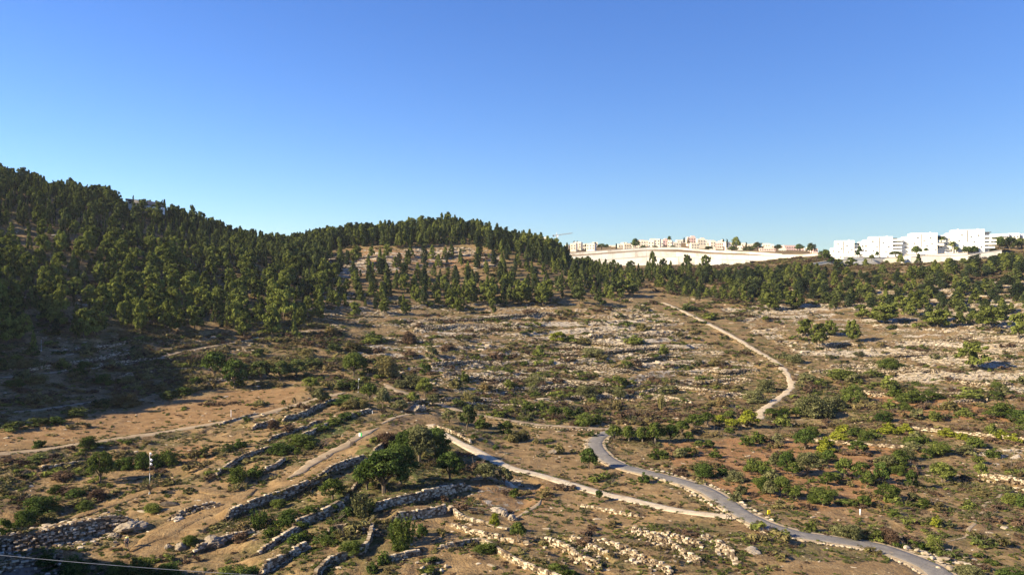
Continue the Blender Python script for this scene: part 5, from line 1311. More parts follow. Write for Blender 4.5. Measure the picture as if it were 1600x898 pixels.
# loose rock: sampled over the ground, thick on limestone ledges
G = np.random.default_rng(99)
inb = (DS[:, None] > 74) & (DS[:, None] < 560) & (GPX > -60) & (GPX < 1660) & (GPY <= RUNMIN + 6)
cellA = np.zeros(Z.shape); cellA[:-1, :-1] = (Y[1:, :-1] - Y[:-1, :-1]) * (X[:-1, 1:] - X[:-1, :-1])
def sample(weight, n, seed):
    g = np.random.default_rng(seed)
    wgt = np.where(inb, weight * cellA, 0).ravel(); wgt = wgt / wgt.sum()
    ii = g.choice(len(wgt), size=n, p=wgt)
    r_, c_ = np.divmod(ii, NCOL); r_ = np.minimum(r_, NR - 2); c_ = np.minimum(c_, NCOL - 2)
    u, v = g.random(n), g.random(n)
    y = DS[r_] + (DS[r_ + 1] - DS[r_]) * u
    t = np.tan(0) + (PXS[c_] + (PXS[c_ + 1] - PXS[c_]) * v - 800) / F
    return t * y, y, g
near_w = 1.0 / np.maximum(Y / 110, .6)            # pieces too small to see far away thin out
offroad = (road_d > .35) & (wall_d > .4)
patch = sstep(-.35, .45, fbm(X, Y, 12, 3, 401))
wr = (rock ** 1.5) * (1.0 * RISER + .10) * patch * offroad + (.010 + .03 * (Y < 190)) * offroad * (rock < .3) * (1 - .6 * earth)
x, y, g = sample(wr * near_w ** .5, 30000, 5)
z = bil(Z, x, y)
s_ = np.clip(g.lognormal(-1.0, .55, len(x)), .15, 1.7) * (.75 + y / 500)
s_ = s_ * np.where((y < 190) & (bil(rock, x, y) < .3), .6, 1)
lw = g.uniform(.9, 2.2, len(x))
rocks_objs = []
for k in range(5):
    rocks_objs.append([[o for o in bpy.data.objects if o.name.startswith('boulder') and o.data == ROCKS[k]][0]])
scatter('loose_limestone', np.column_stack([x, y, z + s_ * .04]), np.column_stack([g.uniform(-.2, .2, len(x)), g.uniform(-.2, .2, len(x)), g.normal(0, .5, len(x))]),
        np.column_stack([s_ * lw, s_, s_ * g.uniform(.35, .62, len(x))]), g.integers(0, 5, len(x)), rocks_objs,
        'loose pale limestone rocks and broken ledges strewn over the slopes', 'rocks')

# scrub: low shrubs and dry weeds; clones of four kinds already standing
scr_ob = []
def proto_obj(kind, mat, k, px, py, w, h, ph):
    x_, y_, z_ = at(px, py)
    o = plant('shrub', kind, mat, x_, y_, w * y_ / F, h * y_ / F, 'bush', ph, 'bushes on the slopes', as_tree=False, k=k)
    return [o]
scr = [proto_obj('low', 'scrub', 0, 888, 590, 18, 9, 'low brown-green bush'), proto_obj('low', 'scrub', 1, 1065, 585, 18, 9, 'low brown-green bush'), proto_obj('low', 'scrub', 2, 760, 520, 16, 8, 'low brown-green bush'),
       proto_obj('low', 'brown', 0, 700, 575, 18, 9, 'low brown bush'), proto_obj('low', 'brown', 1, 985, 612, 18, 8, 'low brown bush'),
       proto_obj('low', 'pine', 0, 1095, 640, 14, 8, 'low olive-green bush'), proto_obj('low', 'pine2', 1, 30, 625, 22, 10, 'low dark bush'),
       proto_obj('low', 'green', 0, 905, 845, 12, 6, 'low green bush'), proto_obj('low', 'olive', 1, 1395, 565, 18, 9, 'low grey-green bush')]
dense = zone([([(-60,535),(250,515),(500,520),(560,500),(620,560),(640,600),(560,612),(480,600),(360,610),(200,625),(0,660),(-60,650)], 1.0),
              ([(600,560),(760,590),(900,600),(1130,600),(1180,640),(1100,668),(900,660),(760,648),(640,625)], 1.0),
              ([(1200,560),(1340,580),(1460,600),(1640,610),(1640,680),(1480,700),(1200,700),(1200,640)], .55),
              ([(600,500),(900,490),(1180,560),(1130,600),(760,590),(620,570)], .5), ([(1020,440),(1300,400),(1640,390),(1640,430),(1300,480),(1100,500)], .8),
              ([(-60,480),(500,470),(500,520),(-60,540)], .5), ([(0,690),(120,690),(430,680),(430,720),(330,760),(0,790)], .45), ([(1000,690),(1400,700),(1420,800),(1200,820),(1050,740)], .40),
              ([(1240,800),(1640,700),(1640,900),(1300,870)], .35), ([(400,690),(760,640),(760,760),(600,860),(400,860)], .35), ([(-60,800),(340,800),(420,905),(-60,905)], .3),
              ([(700,760),(1180,820),(1180,905),(700,905)], .28), ([(880,385),(1300,385),(1300,420),(1000,440),(880,440)], .9)])
base_d = .16
wv = (np.maximum(dense, base_d) * (1 - .93 * earth) * (.10 + 1.15 * sstep(-.15, .35, fbm(X, Y, 11, 4, 402))) + .012) * offroad * (road_d > .9)
wv = wv * (1 + 1.2 * ((GPX < 520) & (GPY > 500) & (GPY < 650)))
x, y, g = sample(wv * near_w ** .4, 25000, 8)
z = bil(Z, x, y); px = 800 + F * x / y; py = HZ - F * (z - CAMZ) / y
s_ = np.clip(g.lognormal(-.08, .62, len(x)), .3, 3.4) * (.8 + y / 700)
leftv = px < 500
gg = bil(green, x, y)
idx = g.integers(0, 5, len(x))
u = g.random(len(x))
idx = np.where(g.random(len(x)) < .35, g.integers(3, 5, len(x)), idx)
idx = np.where(u < .10, 5, idx); idx = np.where((u > .12) & (u < .22), 8, idx)
idx = np.where(leftv & (u > .5), 6, idx); idx = np.where((gg > .3) & (u > .35), 7, idx); idx = np.where((py < 450) & (u > .45), np.where(u > .7, 6, 5), idx)
idx = np.where((px > 960) & (py > 630) & (py < 800) & (u > .35), np.where(u > .7, 7, 5), idx)
sc3 = np.column_stack([s_ * 1.15, s_ * 1.15, s_ * g.uniform(.4, .75, len(x))])
E = np.array(EXTRA); x = np.concatenate([x, E[:, 0]]); y = np.concatenate([y, E[:, 1]]); z = np.concatenate([z, bil(Z, E[:, 0], E[:, 1])])
sc3 = np.vstack([sc3, E[:, [2, 2, 3]] * 1.1]); idx = np.concatenate([idx, E[:, 4].astype(int)])
scatter('ground_scrub', np.column_stack([x, y, z - .05]), np.column_stack([x * 0, x * 0, g.uniform(0, 6.28, len(x))]), sc3, idx, scr,
        'low scrub, dry weeds and thorny tufts covering the slopes', 'scrub')
# small tufts of dry grass and thorn, nearer than 260 m
wt = (1 - .86 * earth) * (.2 + sstep(-.3, .5, fbm(X, Y, 5, 2, 403))) * (road_d > -.12) * (wall_d > .1) * (Y < 300) * (1 + 1.2 * (road_d < .8) + 2.0 * (wall_d < 1.0))
x, y, g = sample(wt * near_w, 26000, 9)
z = bil(Z, x, y); s_ = g.uniform(.25, .75, len(x)); gg = bil(green, x, y); u = g.random(len(x)); idx = g.integers(0, 5, len(x)); idx = np.where((gg > .25) & (u > .3), 7, idx)
scatter('dry_tufts', np.column_stack([x, y, z - .02]), np.column_stack([x * 0, x * 0, g.uniform(0, 6.28, len(x))]),
        np.column_stack([s_ * 1.3, s_ * 1.3, s_ * .7]), idx, scr, 'small tufts of dry grass and thorn on the near ground', 'grass')

# ------------------------------------------------------------------ far town, walls and apartment blocks
def far(px, py, d):
    """a point at a known distance"""
    return np.array([d * (px - 800) / F, d, CAMZ + d * (HZ - py) / F])

def strip_wall(name, top, d, hpx, label, mat='wallwhite', thick=2.5, dd=None):
    """long retaining wall: its crest line through photo points at distances d, footing hpx photo px below"""
    dist = d if isinstance(d, (list, tuple)) else [d] * len(top)
    P = [far(px, py, q) for (px, py), q in zip(top, dist)]
    m = MB(); c = MB(); o = P[0].copy()
    for i in range(len(P) - 1):
        a, b = P[i], P[i + 1]
        L = np.linalg.norm((b - a)[:2]); nseg = max(1, int(L / 9))
        hp = hpx if not isinstance(hpx, (list, tuple)) else None
        for j in range(nseg):
            t0, t1 = j / nseg, (j + 1) / nseg
            p, q = a + (b - a) * t0, a + (b - a) * t1
            h0 = (hp if hp else hpx[i] + (hpx[i + 1] - hpx[i]) * t0) * p[1] / F
            h1 = (hp if hp else hpx[i] + (hpx[i + 1] - hpx[i]) * t1) * q[1] / F
            n_ = np.array([-(q - p)[1], (q - p)[0], 0]); n_ /= np.linalg.norm(n_); n_ *= np.sign(n_[1])
            g_ = (q - p) * .006                                             # panel joint
            p1, q1 = p + g_, q - g_
            batter = n_ * .08 * h0
            v = [p1 - [0, 0, h0], q1 - [0, 0, h1], q1 - [0, 0, h1] + n_ * thick, p1 - [0, 0, h0] + n_ * thick, p1 + batter, q1 + batter, q1 + n_ * thick, p1 + n_ * thick]
            m.add(np.array(v) - o, MB.BQ, tint=prng.random())
            cp = [p - n_ * .15 + [0, 0, .01], q - n_ * .15 + [0, 0, .01], q + n_ * .6 + [0, 0, .01], p + n_ * .6 + [0, 0, .01]]
            c.add(np.array(cp + [w_ + np.array([0, 0, .35]) for w_ in cp]) + np.array([batter] * 8) - o, MB.BQ)
    root = obj(name, None, loc=tuple(o), label=label, cat='retaining wall', group='pale retaining walls below the houses')
    obj('wall_face', m.mesh('wall_face', [M[mat]]), root); obj('coping', c.mesh('coping', [M['cream']]), root)
def berm(top_front, d_front, top_back, d_back, drop):
    n = 40; V = []
    a0 = np.array([far(x_, y_, q_) for (x_, y_), q_ in zip(top_front, d_front)]); b0 = np.array([far(x_, y_ + drop, q_) for (x_, y_), q_ in zip(top_back, d_back)])
    def rs(P): t = np.linspace(0, len(P) - 1, n); return np.column_stack([np.interp(t, np.arange(len(P)), P[:, k_]) for k_ in range(3)])
    A, B_ = rs(a0), rs(b0); A[:, 1] += 2.6; A[:, 2] -= .15
    for k_ in np.linspace(0, 1, 5): V.append(A * (1 - k_) + B_ * k_ + np.column_stack([np.zeros(n), np.zeros(n), (rng.random(n) - .5) * .5 * math.sin(math.pi * k_)]))
    V = np.stack(V, 1).reshape(-1, 3); ii = np.arange(n * 5).reshape(n, 5)
    q = np.stack([ii[:-1, :-1], ii[1:, :-1], ii[1:, 1:], ii[:-1, 1:]], -1).reshape(-1, 4)
    obj('terrace_soil', mesh_np('terrace_soil', V, q, [M['berm']]), kind='structure')
TA = ([(872,397),(950,391),(1010,387),(1060,386.5),(1110,391),(1170,393.5),(1222,397)], [720,722,725,725,722,715,705])
TB = ([(872,402),(940,397),(1010,391.8),(1056,393.5),(1110,397),(1170,399),(1216,400.5)], [700,702,704,704,700,694,686])
TC = ([(872,409),(940,406),(1010,401.5),(1060,401.5),(1110,405),(1165,406.5),(1172,407)], [684,684,684,682,680,676,676])
berm(*TB, *TA, 3.2); berm(*TC, *TB, 8.5)
strip_wall('retaining_wall', *TA, 4.2, 'uppermost long thin cream wall under the hilltop town')
strip_wall('retaining_wall', *TB, [9,11,12,10,10,9,6], 'middle long cream retaining wall under the hilltop town')
strip_wall('retaining_wall', *TC, [14,14,14,16,19,17,15], 'lowest and tallest long cream retaining wall under the hilltop town')
strip_wall('retaining_wall', [(1214,398),(1250,398),(1286,396)], [660,655,650], 5, 'low cream wall right of the long terraced walls')
strip_wall('retaining_wall', [(1270,412),(1300,407),(1330,405),(1352,405)], [496,500,502,504], [11,13,13,13], 'white terraced wall left below the apartment blocks')
strip_wall('retaining_wall', [(1318,402),(1350,402),(1380,403),(1406,402)], [507,509,512,512], [17,17,17,17], 'pale sunlit wall below the second apartment block')
strip_wall('retaining_wall', [(1407,402),(1424,398),(1424.5,402),(1440,400),(1486,400),(1516,398),(1566,391)], [508,506,506,506,505,504,505], [17,17,16,17,15,13,11], 'long sloping pale wall below the third and fourth apartment blocks')
strip_wall('retaining_wall', [(1405,398),(1450,398),(1512,395)], [511,510,508], 4, 'low white parapet wall in front of the third apartment block')

def building(name, d, rects, label, cat, group, wins=(), balc=(), mat='white', yaw=-.28, deep=10, joints=(), roof=None, base_extra=3.0, tanks=()):
    """rects: (px0, px1, top, bottom, setback m, depth m); wins: (px, py, w, h, setback); sizes are measured at distance d"""
    u = d / F
    cx = sum((r[0] + r[1]) / 2 for r in rects) / len(rects); by = max(r[3] for r in rects)
    o = far(cx, by, d)
    root = obj(name, None, loc=tuple(o), rot=(0, 0, yaw), label=label, cat=cat, group=group)
    for r in rects:
        x0, x1, tp, bt, sb = r[:5]; dp = r[5] if len(r) > 5 else deep
        m = MB(); w = (x1 - x0) * u; h = (bt - tp) * u + base_extra
        zc = (by - (tp + bt) / 2) * u - base_extra / 2
        m.box((((x0 + x1) / 2 - cx) * u, sb + dp / 2, zc), (w, dp, h))
        wl = obj('wall', m.mesh('wall', [M[mat]]), root)
        # parapet: a thin rim, the roof deck lies lower
        m = MB(); zt = (by - tp) * u
        for (ax, ay, bx_, by_) in ((0, 0, w, .25), (0, dp - .25, w, .25), (0, .25, .25, dp - .5), (w - .25, .25, .25, dp - .5)):
            m.box(((x0 - cx) * u + ax + bx_ / 2, sb + ay + by_ / 2, zt + .30), (bx_, by_, .6))
        obj('parapet', m.mesh('parapet', [M[mat]]), wl)
    for i, (wx_, wy_, ww, wh, sb) in enumerate(wins):
        ww *= 1.35; wh *= 1.35
        m = MB(); m.box((0, .06, 0), (ww * u, .3, wh * u))
        f = MB(); 
        for s_ in (-1, 1): f.box((s_ * ww * u / 2, -.04, 0), (.07, .30, wh * u + .14)); f.box((0, -.05, s_ * wh * u / 2), (ww * u - .07, .30, .07))
        wo_ = obj('window', m.mesh('pane', [M['glass']]), root, loc=((wx_ - cx) * u, sb - .10, (by - wy_) * u))
        obj('frame', f.mesh('frame', [M[mat]]), wo_)
    for (x0, x1, yy, dp, sb) in balc:
        m = MB(); w = (x1 - x0) * u
        m.box((((x0 + x1) / 2 - cx) * u, sb + dp / 2, (by - yy) * u), (w, dp, .3))
        m.box((((x0 + x1) / 2 - cx) * u, sb + .1, (by - yy) * u + .62), (w, .15, .94))
        m.box(((x1 - cx) * u - .1, sb + dp / 2 + .1, (by - yy) * u + .62), (.15, dp - .3, .94))
        obj('balcony', m.mesh('balcony', [M[mat]]), root)
    for (x, tp, bt, sb) in joints:
        m = MB(); m.box(((x - cx) * u, sb - .02, (by - (tp + bt) / 2) * u), (.35, .12, (bt - tp) * u)); obj('joint_strip', m.mesh('joint_strip', [M['shade']]), root)
    for (x, yy, w_, h_, sb) in tanks:
        m = MB(); m.box(((x - cx) * u, sb, (by - yy) * u), (w_ * u, w_ * u, h_ * u)); obj('roof_hut', m.mesh('roof_hut', [M[mat]]), root)
        m = MB(); zt = (by - yy + h_ / 2) * u; m.tube(((x - cx + w_) * u, sb, zt - h_ * u), ((x - cx + w_) * u, sb, zt + .5), .55, .55, 8); obj('water_tank', m.mesh('water_tank', [M['lampwhite']], True), root)
    if roof:
        for (x0, x1, yy, sb, dp) in roof:
            m = MB(); m.box((((x0 + x1) / 2 - cx) * u, sb + dp / 2, (by - yy) * u), ((x1 - x0) * u, dp, .45)); obj('canopy', m.mesh('canopy', [M['shade']]), root)
    return root
g_ap = 'white apartment blocks on the right ridge'
building('apartment_block', 535, [(1307,1334,377,400,0),(1334,1346,384,400,3),(1301,1307,388,402,1.5),(1310,1340,398,406,-4,4)], 'leftmost white apartment block, the lowest of the four', 'apartment block', g_ap,
         wins=[(1336.5,388,2,2,3),(1341,388,2,2,3),(1337,394,2.4,2,3),(1343,394,2,2,3),(1313,402,1.6,1.2,-4),(1322,402,1.6,1.2,-4),(1330,402,2,1.2,-4),(1303.5,392,1.4,1.4,1.5),(1310,381,1.2,1.4,0),(1315,388,1.4,1.4,0),(1323,384,1.4,1.4,0),(1330,390,1.4,1.4,0),(1311,393,1.4,1.6,0),(1325,394,1.4,1.6,0)],
         balc=[(1334,1346,391,2.5,.5),(1334,1346,397,2.5,.5)], joints=[(1318,377,396,0)], roof=[(1334,1347,380.5,1.5,10)], tanks=[(1325,376,3,2,6)])
building('apartment_block', 529, [(1360,1393,371,400,0),(1393,1402,374,400,3.5),(1346,1360,378,400,2),(1353,1360,375,379,4),(1350,1405,397,406,-4,4)], 'second white apartment block from the left with balconies on its right', 'apartment block', g_ap,
         wins=[(1396,379,2,2,3.5),(1396,385,2,2,3.5),(1396,391,2,2,3.5),(1350,384,1.8,1.6,2),(1355,384,1.8,1.6,2),(1350,391,2,1.6,2),(1355,391,2,1.6,2),(1364,377,1.4,1.4,0),(1370,385,1.4,1.4,0),(1379,379,1.4,1.4,0),(1387,386,1.4,1.4,0),(1365,392,1.4,1.6,0),(1383,393,1.4,1.6,0),(1360,401,1.6,1.2,-4),(1372,401,1.6,1.2,-4),(1384,401,1.6,1.2,-4),(1396,401,1.6,1.2,-4)],
         balc=[(1393,1407,376.5,4,0),(1393,1407,382,4,0),(1393,1406,388,4,0),(1393,1406,393,4,0)], joints=[(1374,371,398,0)], roof=[(1393,1400,372.5,2,9),(1402,1407,374.5,1,6)], tanks=[(1384,370,3,2,6),(1351,377,2.5,2,6)])
building('apartment_block', 523, [(1424,1462,365.5,396,0),(1462,1474,369,396,4),(1407,1424,373,397,2.5),(1416,1424,370,374,5)], 'third white apartment block from the left, behind a palm', 'apartment block', g_ap,
         wins=[(1434,371,1.6,1.4,0),(1443,375.5,2.2,.9,0),(1452,372,1.4,1.4,0),(1429,380,1.4,1.4,0),(1447,384,1.4,1.4,0),(1435,389,1.4,1.6,0),(1465,375,2,2,4),(1470,375,2,2,4),(1465,381,2,2,4),(1465,387,2,2,4),(1411,379,1.8,1.6,2.5),(1417,379,1.8,1.6,2.5),(1411,386,1.8,1.6,2.5),(1418,386,1.8,1.6,2.5),(1459,390,1.2,1.2,0),(1454,381,1.4,1,0)],
         balc=[(1462,1474,378,3,1),(1462,1472,384,3,1),(1460,1470,383,1.6,-1.6)], joints=[(1439,365.5,386,0)], roof=[(1462,1474,370,2,9)], tanks=[(1452,364.5,3,2,6),(1412,372,2.5,2,6)])
building('apartment_block', 517, [(1491,1535,360,392,0),(1535,1543,364,392,2),(1480,1491,368,393,2.5),(1486,1491,364,370,5)], 'rightmost and tallest white apartment block with stacked balconies on its right', 'apartment block', g_ap,
         wins=[(1503,367,1.4,1.4,0),(1516,370,1.6,1.2,0),(1526,368,1.4,1.4,0),(1499,376,1.4,1.4,0),(1520,378,1.4,1.4,0),(1505,384,1.4,1.6,0),(1539,370,3,2,2),(1539,377,3,2,2),(1539,384,3,2,2),(1483,373,1.8,1.2,2.5),(1487,373,1.8,1.2,2.5),(1483,380,1.8,1.6,2.5),(1530,386,1.4,1.6,0),(1495,386,1.4,1.4,0)],
         balc=[(1535,1551,371,5,-.5),(1535,1551,377,5,-.5),(1535,1551,382.5,5,-.5),(1535,1549,388,5,-.5)], joints=[(1511,360,378,0)], roof=[(1535,1544,363.5,0,10)], tanks=[(1498,359,3,2,6),(1526,359,3,2,6),(1483,367,2.5,2,6)])
for i, (x0, x1, tp) in enumerate([(1548,1562,367),(1566,1576,366),(1577,1592,365.5),(1593,1612,366)]):
    building('low_house', 640, [(x0, x1, tp, 374 + i % 2, 0)], ['low white house behind the trees, nearest the tallest apartment block', 'small low white house behind the trees at the far right, left of its neighbour', 'low white house behind the trees at the far right, middle one', 'low white house cut by the right edge of the picture'][i], 'house', 'low white houses at the far right',
             wins=[(x0 + 3, tp + 4, 1.6, 1.6, 0), ((x0 + x1) / 2, tp + 4, 1.6, 1.6, 0), (x1 - 3, tp + 4, 1.6, 1.6, 0)], balc=[])

# hilltop town: px0, px1, roof, foot, material
TOWN = [(891,900,381,389,'cream'),(899,908,379,391,'cream'),(906,917,381.5,392,'cream'),(903,914,385,394,'cream'),(916,929,381,393,'cream'),(893,904,388,396,'cream'),(912,922,386,394,'pink'),
 (966,977,382,390,'cream'),(975,986,381,390,'cream'),(984,992,383,389,'cream'),(993,1001,380,388,'cream'),(1001,1013,376,386,'cream'),(1012,1022,377,387,'cream'),(1022,1031,374,384,'cream'),(1030,1036,378,386,'cream'),(1035,1044,375,387,'pink'),(1043,1050,377,386,'cream'),
 (1052,1064,379,387,'cream'),(1075,1087,371,380,'pink'),(1072,1082,383,388,'cream'),(1080,1092,380,388,'cream'),(1090,1102,374,384,'cream'),(1088,1098,379,386,'pink'),(1100,1112,379,388,'cream'),(1110,1118,377,386,'cream'),(1117,1134,379,390,'pink'),(1119,1127,383,391,'cream'),(1126,1136,384,390,'cream'),
 (1134,1142,379,388,'cream'),(1152,1160,385,390,'cream'),(1168,1176,382,390,'cream'),(1192,1203,381,389,'cream'),(1187,1211,387.5,392.5,'pink'),(1217,1228,389,394,'cream'),(1225,1243,384,396,'pink'),(1236,1256,388,397,'pink'),(1270,1278,389,396,'pink'),
 (849,854,371,384,'cream'),(925,934,379,386,'cream')]
TOWN += [(x, x + w, t, t + 7, m) for x, w, t, m in [(884,8,383,'cream'),(934,9,383.5,'cream'),(944,10,384,'cream'),(955,8,384,'cream'),(970,9,379.5,'cream'),(988,9,378,'cream'),(998,8,375.5,'pink'),(1016,9,373.5,'cream'),(1028,8,376,'cream'),
  (1040,8,374,'cream'),(1058,9,375.5,'cream'),(1066,8,375,'cream'),(1084,7,374,'cream'),(1096,9,375.5,'pink'),(1106,10,376,'cream'),(1122,9,377,'cream'),(1140,8,380,'cream'),(1158,9,380.5,'cream'),(1176,10,381,'cream'),(1200,9,382.5,'cream'),(1208,8,385,'pink'),(1258,9,389,'cream')]]
TQ = [((x_0 + x_1) / 2) for x_0, x_1, *_ in TOWN]
for i, (x0, x1, tp, bt, mt) in enumerate(TOWN):
    w = x1 - x0; nw = max(2, int(w / 3.4)); d = 820 + (i % 4) * 18
    if x0 < 880: d = 900
    if i >= 38: d = 905 + (i % 3) * 12
    rows_ = 2 if bt - tp > 7 else 1
    wins = [(x0 + (j + .5) * w / nw, tp + 2.6 + 4.2 * q, 1.1, 1.4, 0) for j in range(nw) for q in range(rows_)]
    rects = [(x0, x1, tp, bt, 0, 9)]
    if i % 3 == 0 and w > 8: rects.append((x0 + w * .5, x1 - .5, tp - 2.0, tp, 3, 4.5))
    nm = building('town_house', d, rects, '', 'house', 'pale houses of the hilltop town', wins=wins, mat=mt, yaw=prng.uniform(-.35, .05), base_extra=4)
    placed.append((nm, (x0 + x1) / 2, bt, bt - tp, ({'cream': 'small cream house', 'pink': 'small pinkish house'}[mt] if bt - tp < 10 else {'cream': 'two-storey cream house', 'pink': 'two-storey pinkish house'}[mt]) + (' in the back row' if i >= 38 else '') + (' at the left end' if x0 < 935 else (' left of the middle' if x0 < 1040 else (' right of the middle' if x0 < 1145 else ' at the right end'))), 'town'))
# trees standing between the houses
for (px, py, w, h, kd, mt, d, ph) in [(993,388,15,17,'tree','dark',815,'broad dark tree left of the hilltop houses'),(1150,389,16,21,'tree','pine',800,'tall broad green tree standing over the hilltop houses'),(1184,391,19,14,'tree','pine2',800,'wide dark tree right of the hilltop houses'),
 (1216,390,14,9,'tree','dark',790,'flat-topped dark tree beside the pinkish house'),(1249,392,16,12,'tree','dark',780,'flat-topped dark tree above the pinkish houses'),(1268,396,18,18,'tree','pine2',760,'bare-looking grey-green tree near the small pinkish hut'),
 (963,389,4,9,'cypress','cypress',830,'slim cypress left of the first hilltop houses'),(897,384,4,8,'cypress','cypress',850,'slim cypress among the leftmost hilltop houses'),(902,384,4,8,'conic','cypress',850,'second slim cypress among the leftmost hilltop houses'),
 (1069,378,4,7,'cypress','cypress',850,'small cypress left of the pinkish two-storey house'),(1075,380,5,9,'conic','pine2',850,'small dark tree against the pinkish two-storey house'),(1130,381,4,8,'cypress','cypress',850,'thin cypress right of the town centre'),(1136,385,4,12,'cypress','cypress',820,'taller thin cypress right of the town centre'),
 (1046,376,7,8,'tree','dark',840,'round tree above the middle hilltop houses'),(976,388,5,9,'conic','pine2',830,'dark conifer beside the leftmost white cube house'),(940,388,18,8,'tree','dark',830,'low dark tree in the gap of the town skyline'),(948,387,8,6,'tree','dark',830,'small dark tree in the gap of the town skyline'),
 (917,386,8,6,'tree','dark',840,'small dark tree in front of the flat-roofed house'),(930,384,6,6,'tree','dark',836,'dark bushy tree at the end of the flat-roofed houses'),(1166,387,4,9,'cypress','cypress',820,'thin cypress right of the tall broad green tree'),
 (1005,390,14,7,'tree','dark',790,'dark hedge tree under the middle houses'),(1024,390,12,7,'tree','pine2',790,'dark hedge tree left of the middle houses'),(1052,391,16,8,'tree','dark',790,'dark hedge tree right of the middle houses'),(1108,390,14,6,'tree','pine2',790,'dark hedge tree under the right houses'),(1145,392,18,8,'tree','pine2',785,'dark hedge tree under the tall broad green tree'),
 (1170,393,20,9,'tree','pine',780,'green hedge tree right of the tall broad green tree'),
 (1288,408,24,20,'tree','green',500,'green tree at the left end of the apartment blocks'),(1300,410,14,10,'tree','dark',498,'dark tree under the leftmost apartment block'),(1432,397,17,14,'tree','dark',512,'dark round tree in front of the third apartment block'),(1447,392,8,5,'tree','dark',514,'small dark tree right of the round one before the third block'),
 (1513,396,14,12,'tree','dark',514,'dark hedge tree left before the tallest apartment block'),(1523,396,14,13,'tree','dark',514,'dark hedge tree right before the tallest apartment block'),(1508,394,10,10,'tree','dark',514,'small dark hedge tree at the left end before the tallest apartment block'),(1371,400,8,8,'tree','dark',512,'dark tree before the second apartment block'),(1340,399,10,6,'tree','dark',512,'small dark tree before the leftmost apartment block'),
 (1362,405,10,8,'tree','pine2',508,'low dark tree on the wall before the second apartment block'),(1399,398,22,6,'tree','green',512,'low green bushy tree right of the second apartment block'),(1407,414,12,18,'tree','pine',505,'green tree growing in front of the pale sunlit wall'),(1385,415,10,9,'tree','pine',503,'small round green tree at the foot of the pale sunlit wall'),
 (1562,388,22,20,'tree','dark',540,'dark tree right of the tallest apartment block'),(1578,392,30,24,'tree','pine2',536,'broad dark tree near the right edge beside the apartments'),(1596,388,24,18,'tree','pine',538,'green tree at the right edge beside the apartments'),(1555,382,12,14,'tree','dark',545,'small dark tree against the stacked balconies'),(1550,392,14,8,'tree','pine2',536,'low dark tree under the stacked balconies'),
 (1352,418,16,14,'conic','pine',500,'olive-green pine under the white terraced wall'),(1330,418,18,16,'pine','pine',498,'broad pine under the white terraced wall'),(1310,420,16,16,'pine','pine2',496,'dark pine under the white terraced wall'),(1435,418,16,22,'conic','pine2',500,'dark pine in front of the long sloping pale wall'),(1520,406,5,7,'cypress','cypress',512,'tiny cypress pair at the wall, left'),(1516,406,5,7,'cypress','cypress',512,'tiny cypress pair at the wall, far left'),
 (1343,395,8,12,'tree','dark',519,'small tree before the right wing of the leftmost block')]:
    p = far(px, py, d); u = d / F
    nm = {'cypress': 'cypress_tree', 'pine': 'pine_tree', 'conic': 'pine_tree'}.get(kd, 'broadleaf_tree')
    cr, tr = proto(kd, KIND_FAM.get(kd, 'b'), mt, 0 if kd != 'pine' else 1)
    o = obj(nm, None, loc=(p[0], p[1], p[2] - .8), rot=(0, 0, prng.uniform(0, 6.28)), scl=(w * u * 1.1, w * u * 1.1, h * u + 1.0), cat='tree', group='trees beside the houses', label=ph)
    obj('crown', cr, o); obj('trunk', tr, o)

# palms before the third block
def palm(px, py, hpx, d, label):
    p = far(px, py, d); u = d / F; h = hpx * u
    root = obj('palm_tree', None, loc=(p[0], p[1], p[2] - .6), label=label, cat='palm tree', group='palms by the apartment blocks')
    m = MB(); m.tube((0, 0, 0), (.1, 0, h * .45), .30, .26, 8); m.tube((.1, 0, h * .45), (.15, 0, h * .82), .26, .2, 8); obj('trunk', m.mesh('trunk', [M['bark']]), root)
    for i in range(22):
        a = i * 2.4; el = .9 - 1.5 * (i / 22); ln = h * .30 + .6
        pts = []; 
        for j in range(6):
            t = j / 5; pts.append(np.array([.15 + math.cos(a) * math.cos(el) * ln * t, math.sin(a) * math.cos(el) * ln * t, h * .82 + math.sin(el) * ln * t - .9 * t * t * ln * .55]))
        f = MB(); sd = np.array([-math.sin(a), math.cos(a), 0])
        for j in range(5):
            w0 = .55 * math.sin(math.pi * (j / 5 * .85 + .12)); w1 = .55 * math.sin(math.pi * ((j + 1) / 5 * .85 + .12))
            A0, A1 = pts[j], pts[j + 1]; dn = np.array([0, 0, -.18])
            f.add([A0, A1, A1 + sd * w1 + dn, A0 + sd * w0 + dn, A1 - sd * w1 + dn, A0 - sd * w0 + dn], [(0, 1, 2, 3), (1, 0, 5, 4)], tint=.3 + .4 * (i % 3) / 2)
        obj('frond', f.mesh('frond', [M['pine']]), root)
palm(1471, 385, 19, 522, 'brownish palm against the right wing of the third apartment block')
palm(1487.5, 392, 18, 518, 'green palm between the third and the tallest apartment block')
palm(1494, 393, 10, 517, 'low dark palm beside the green palm')

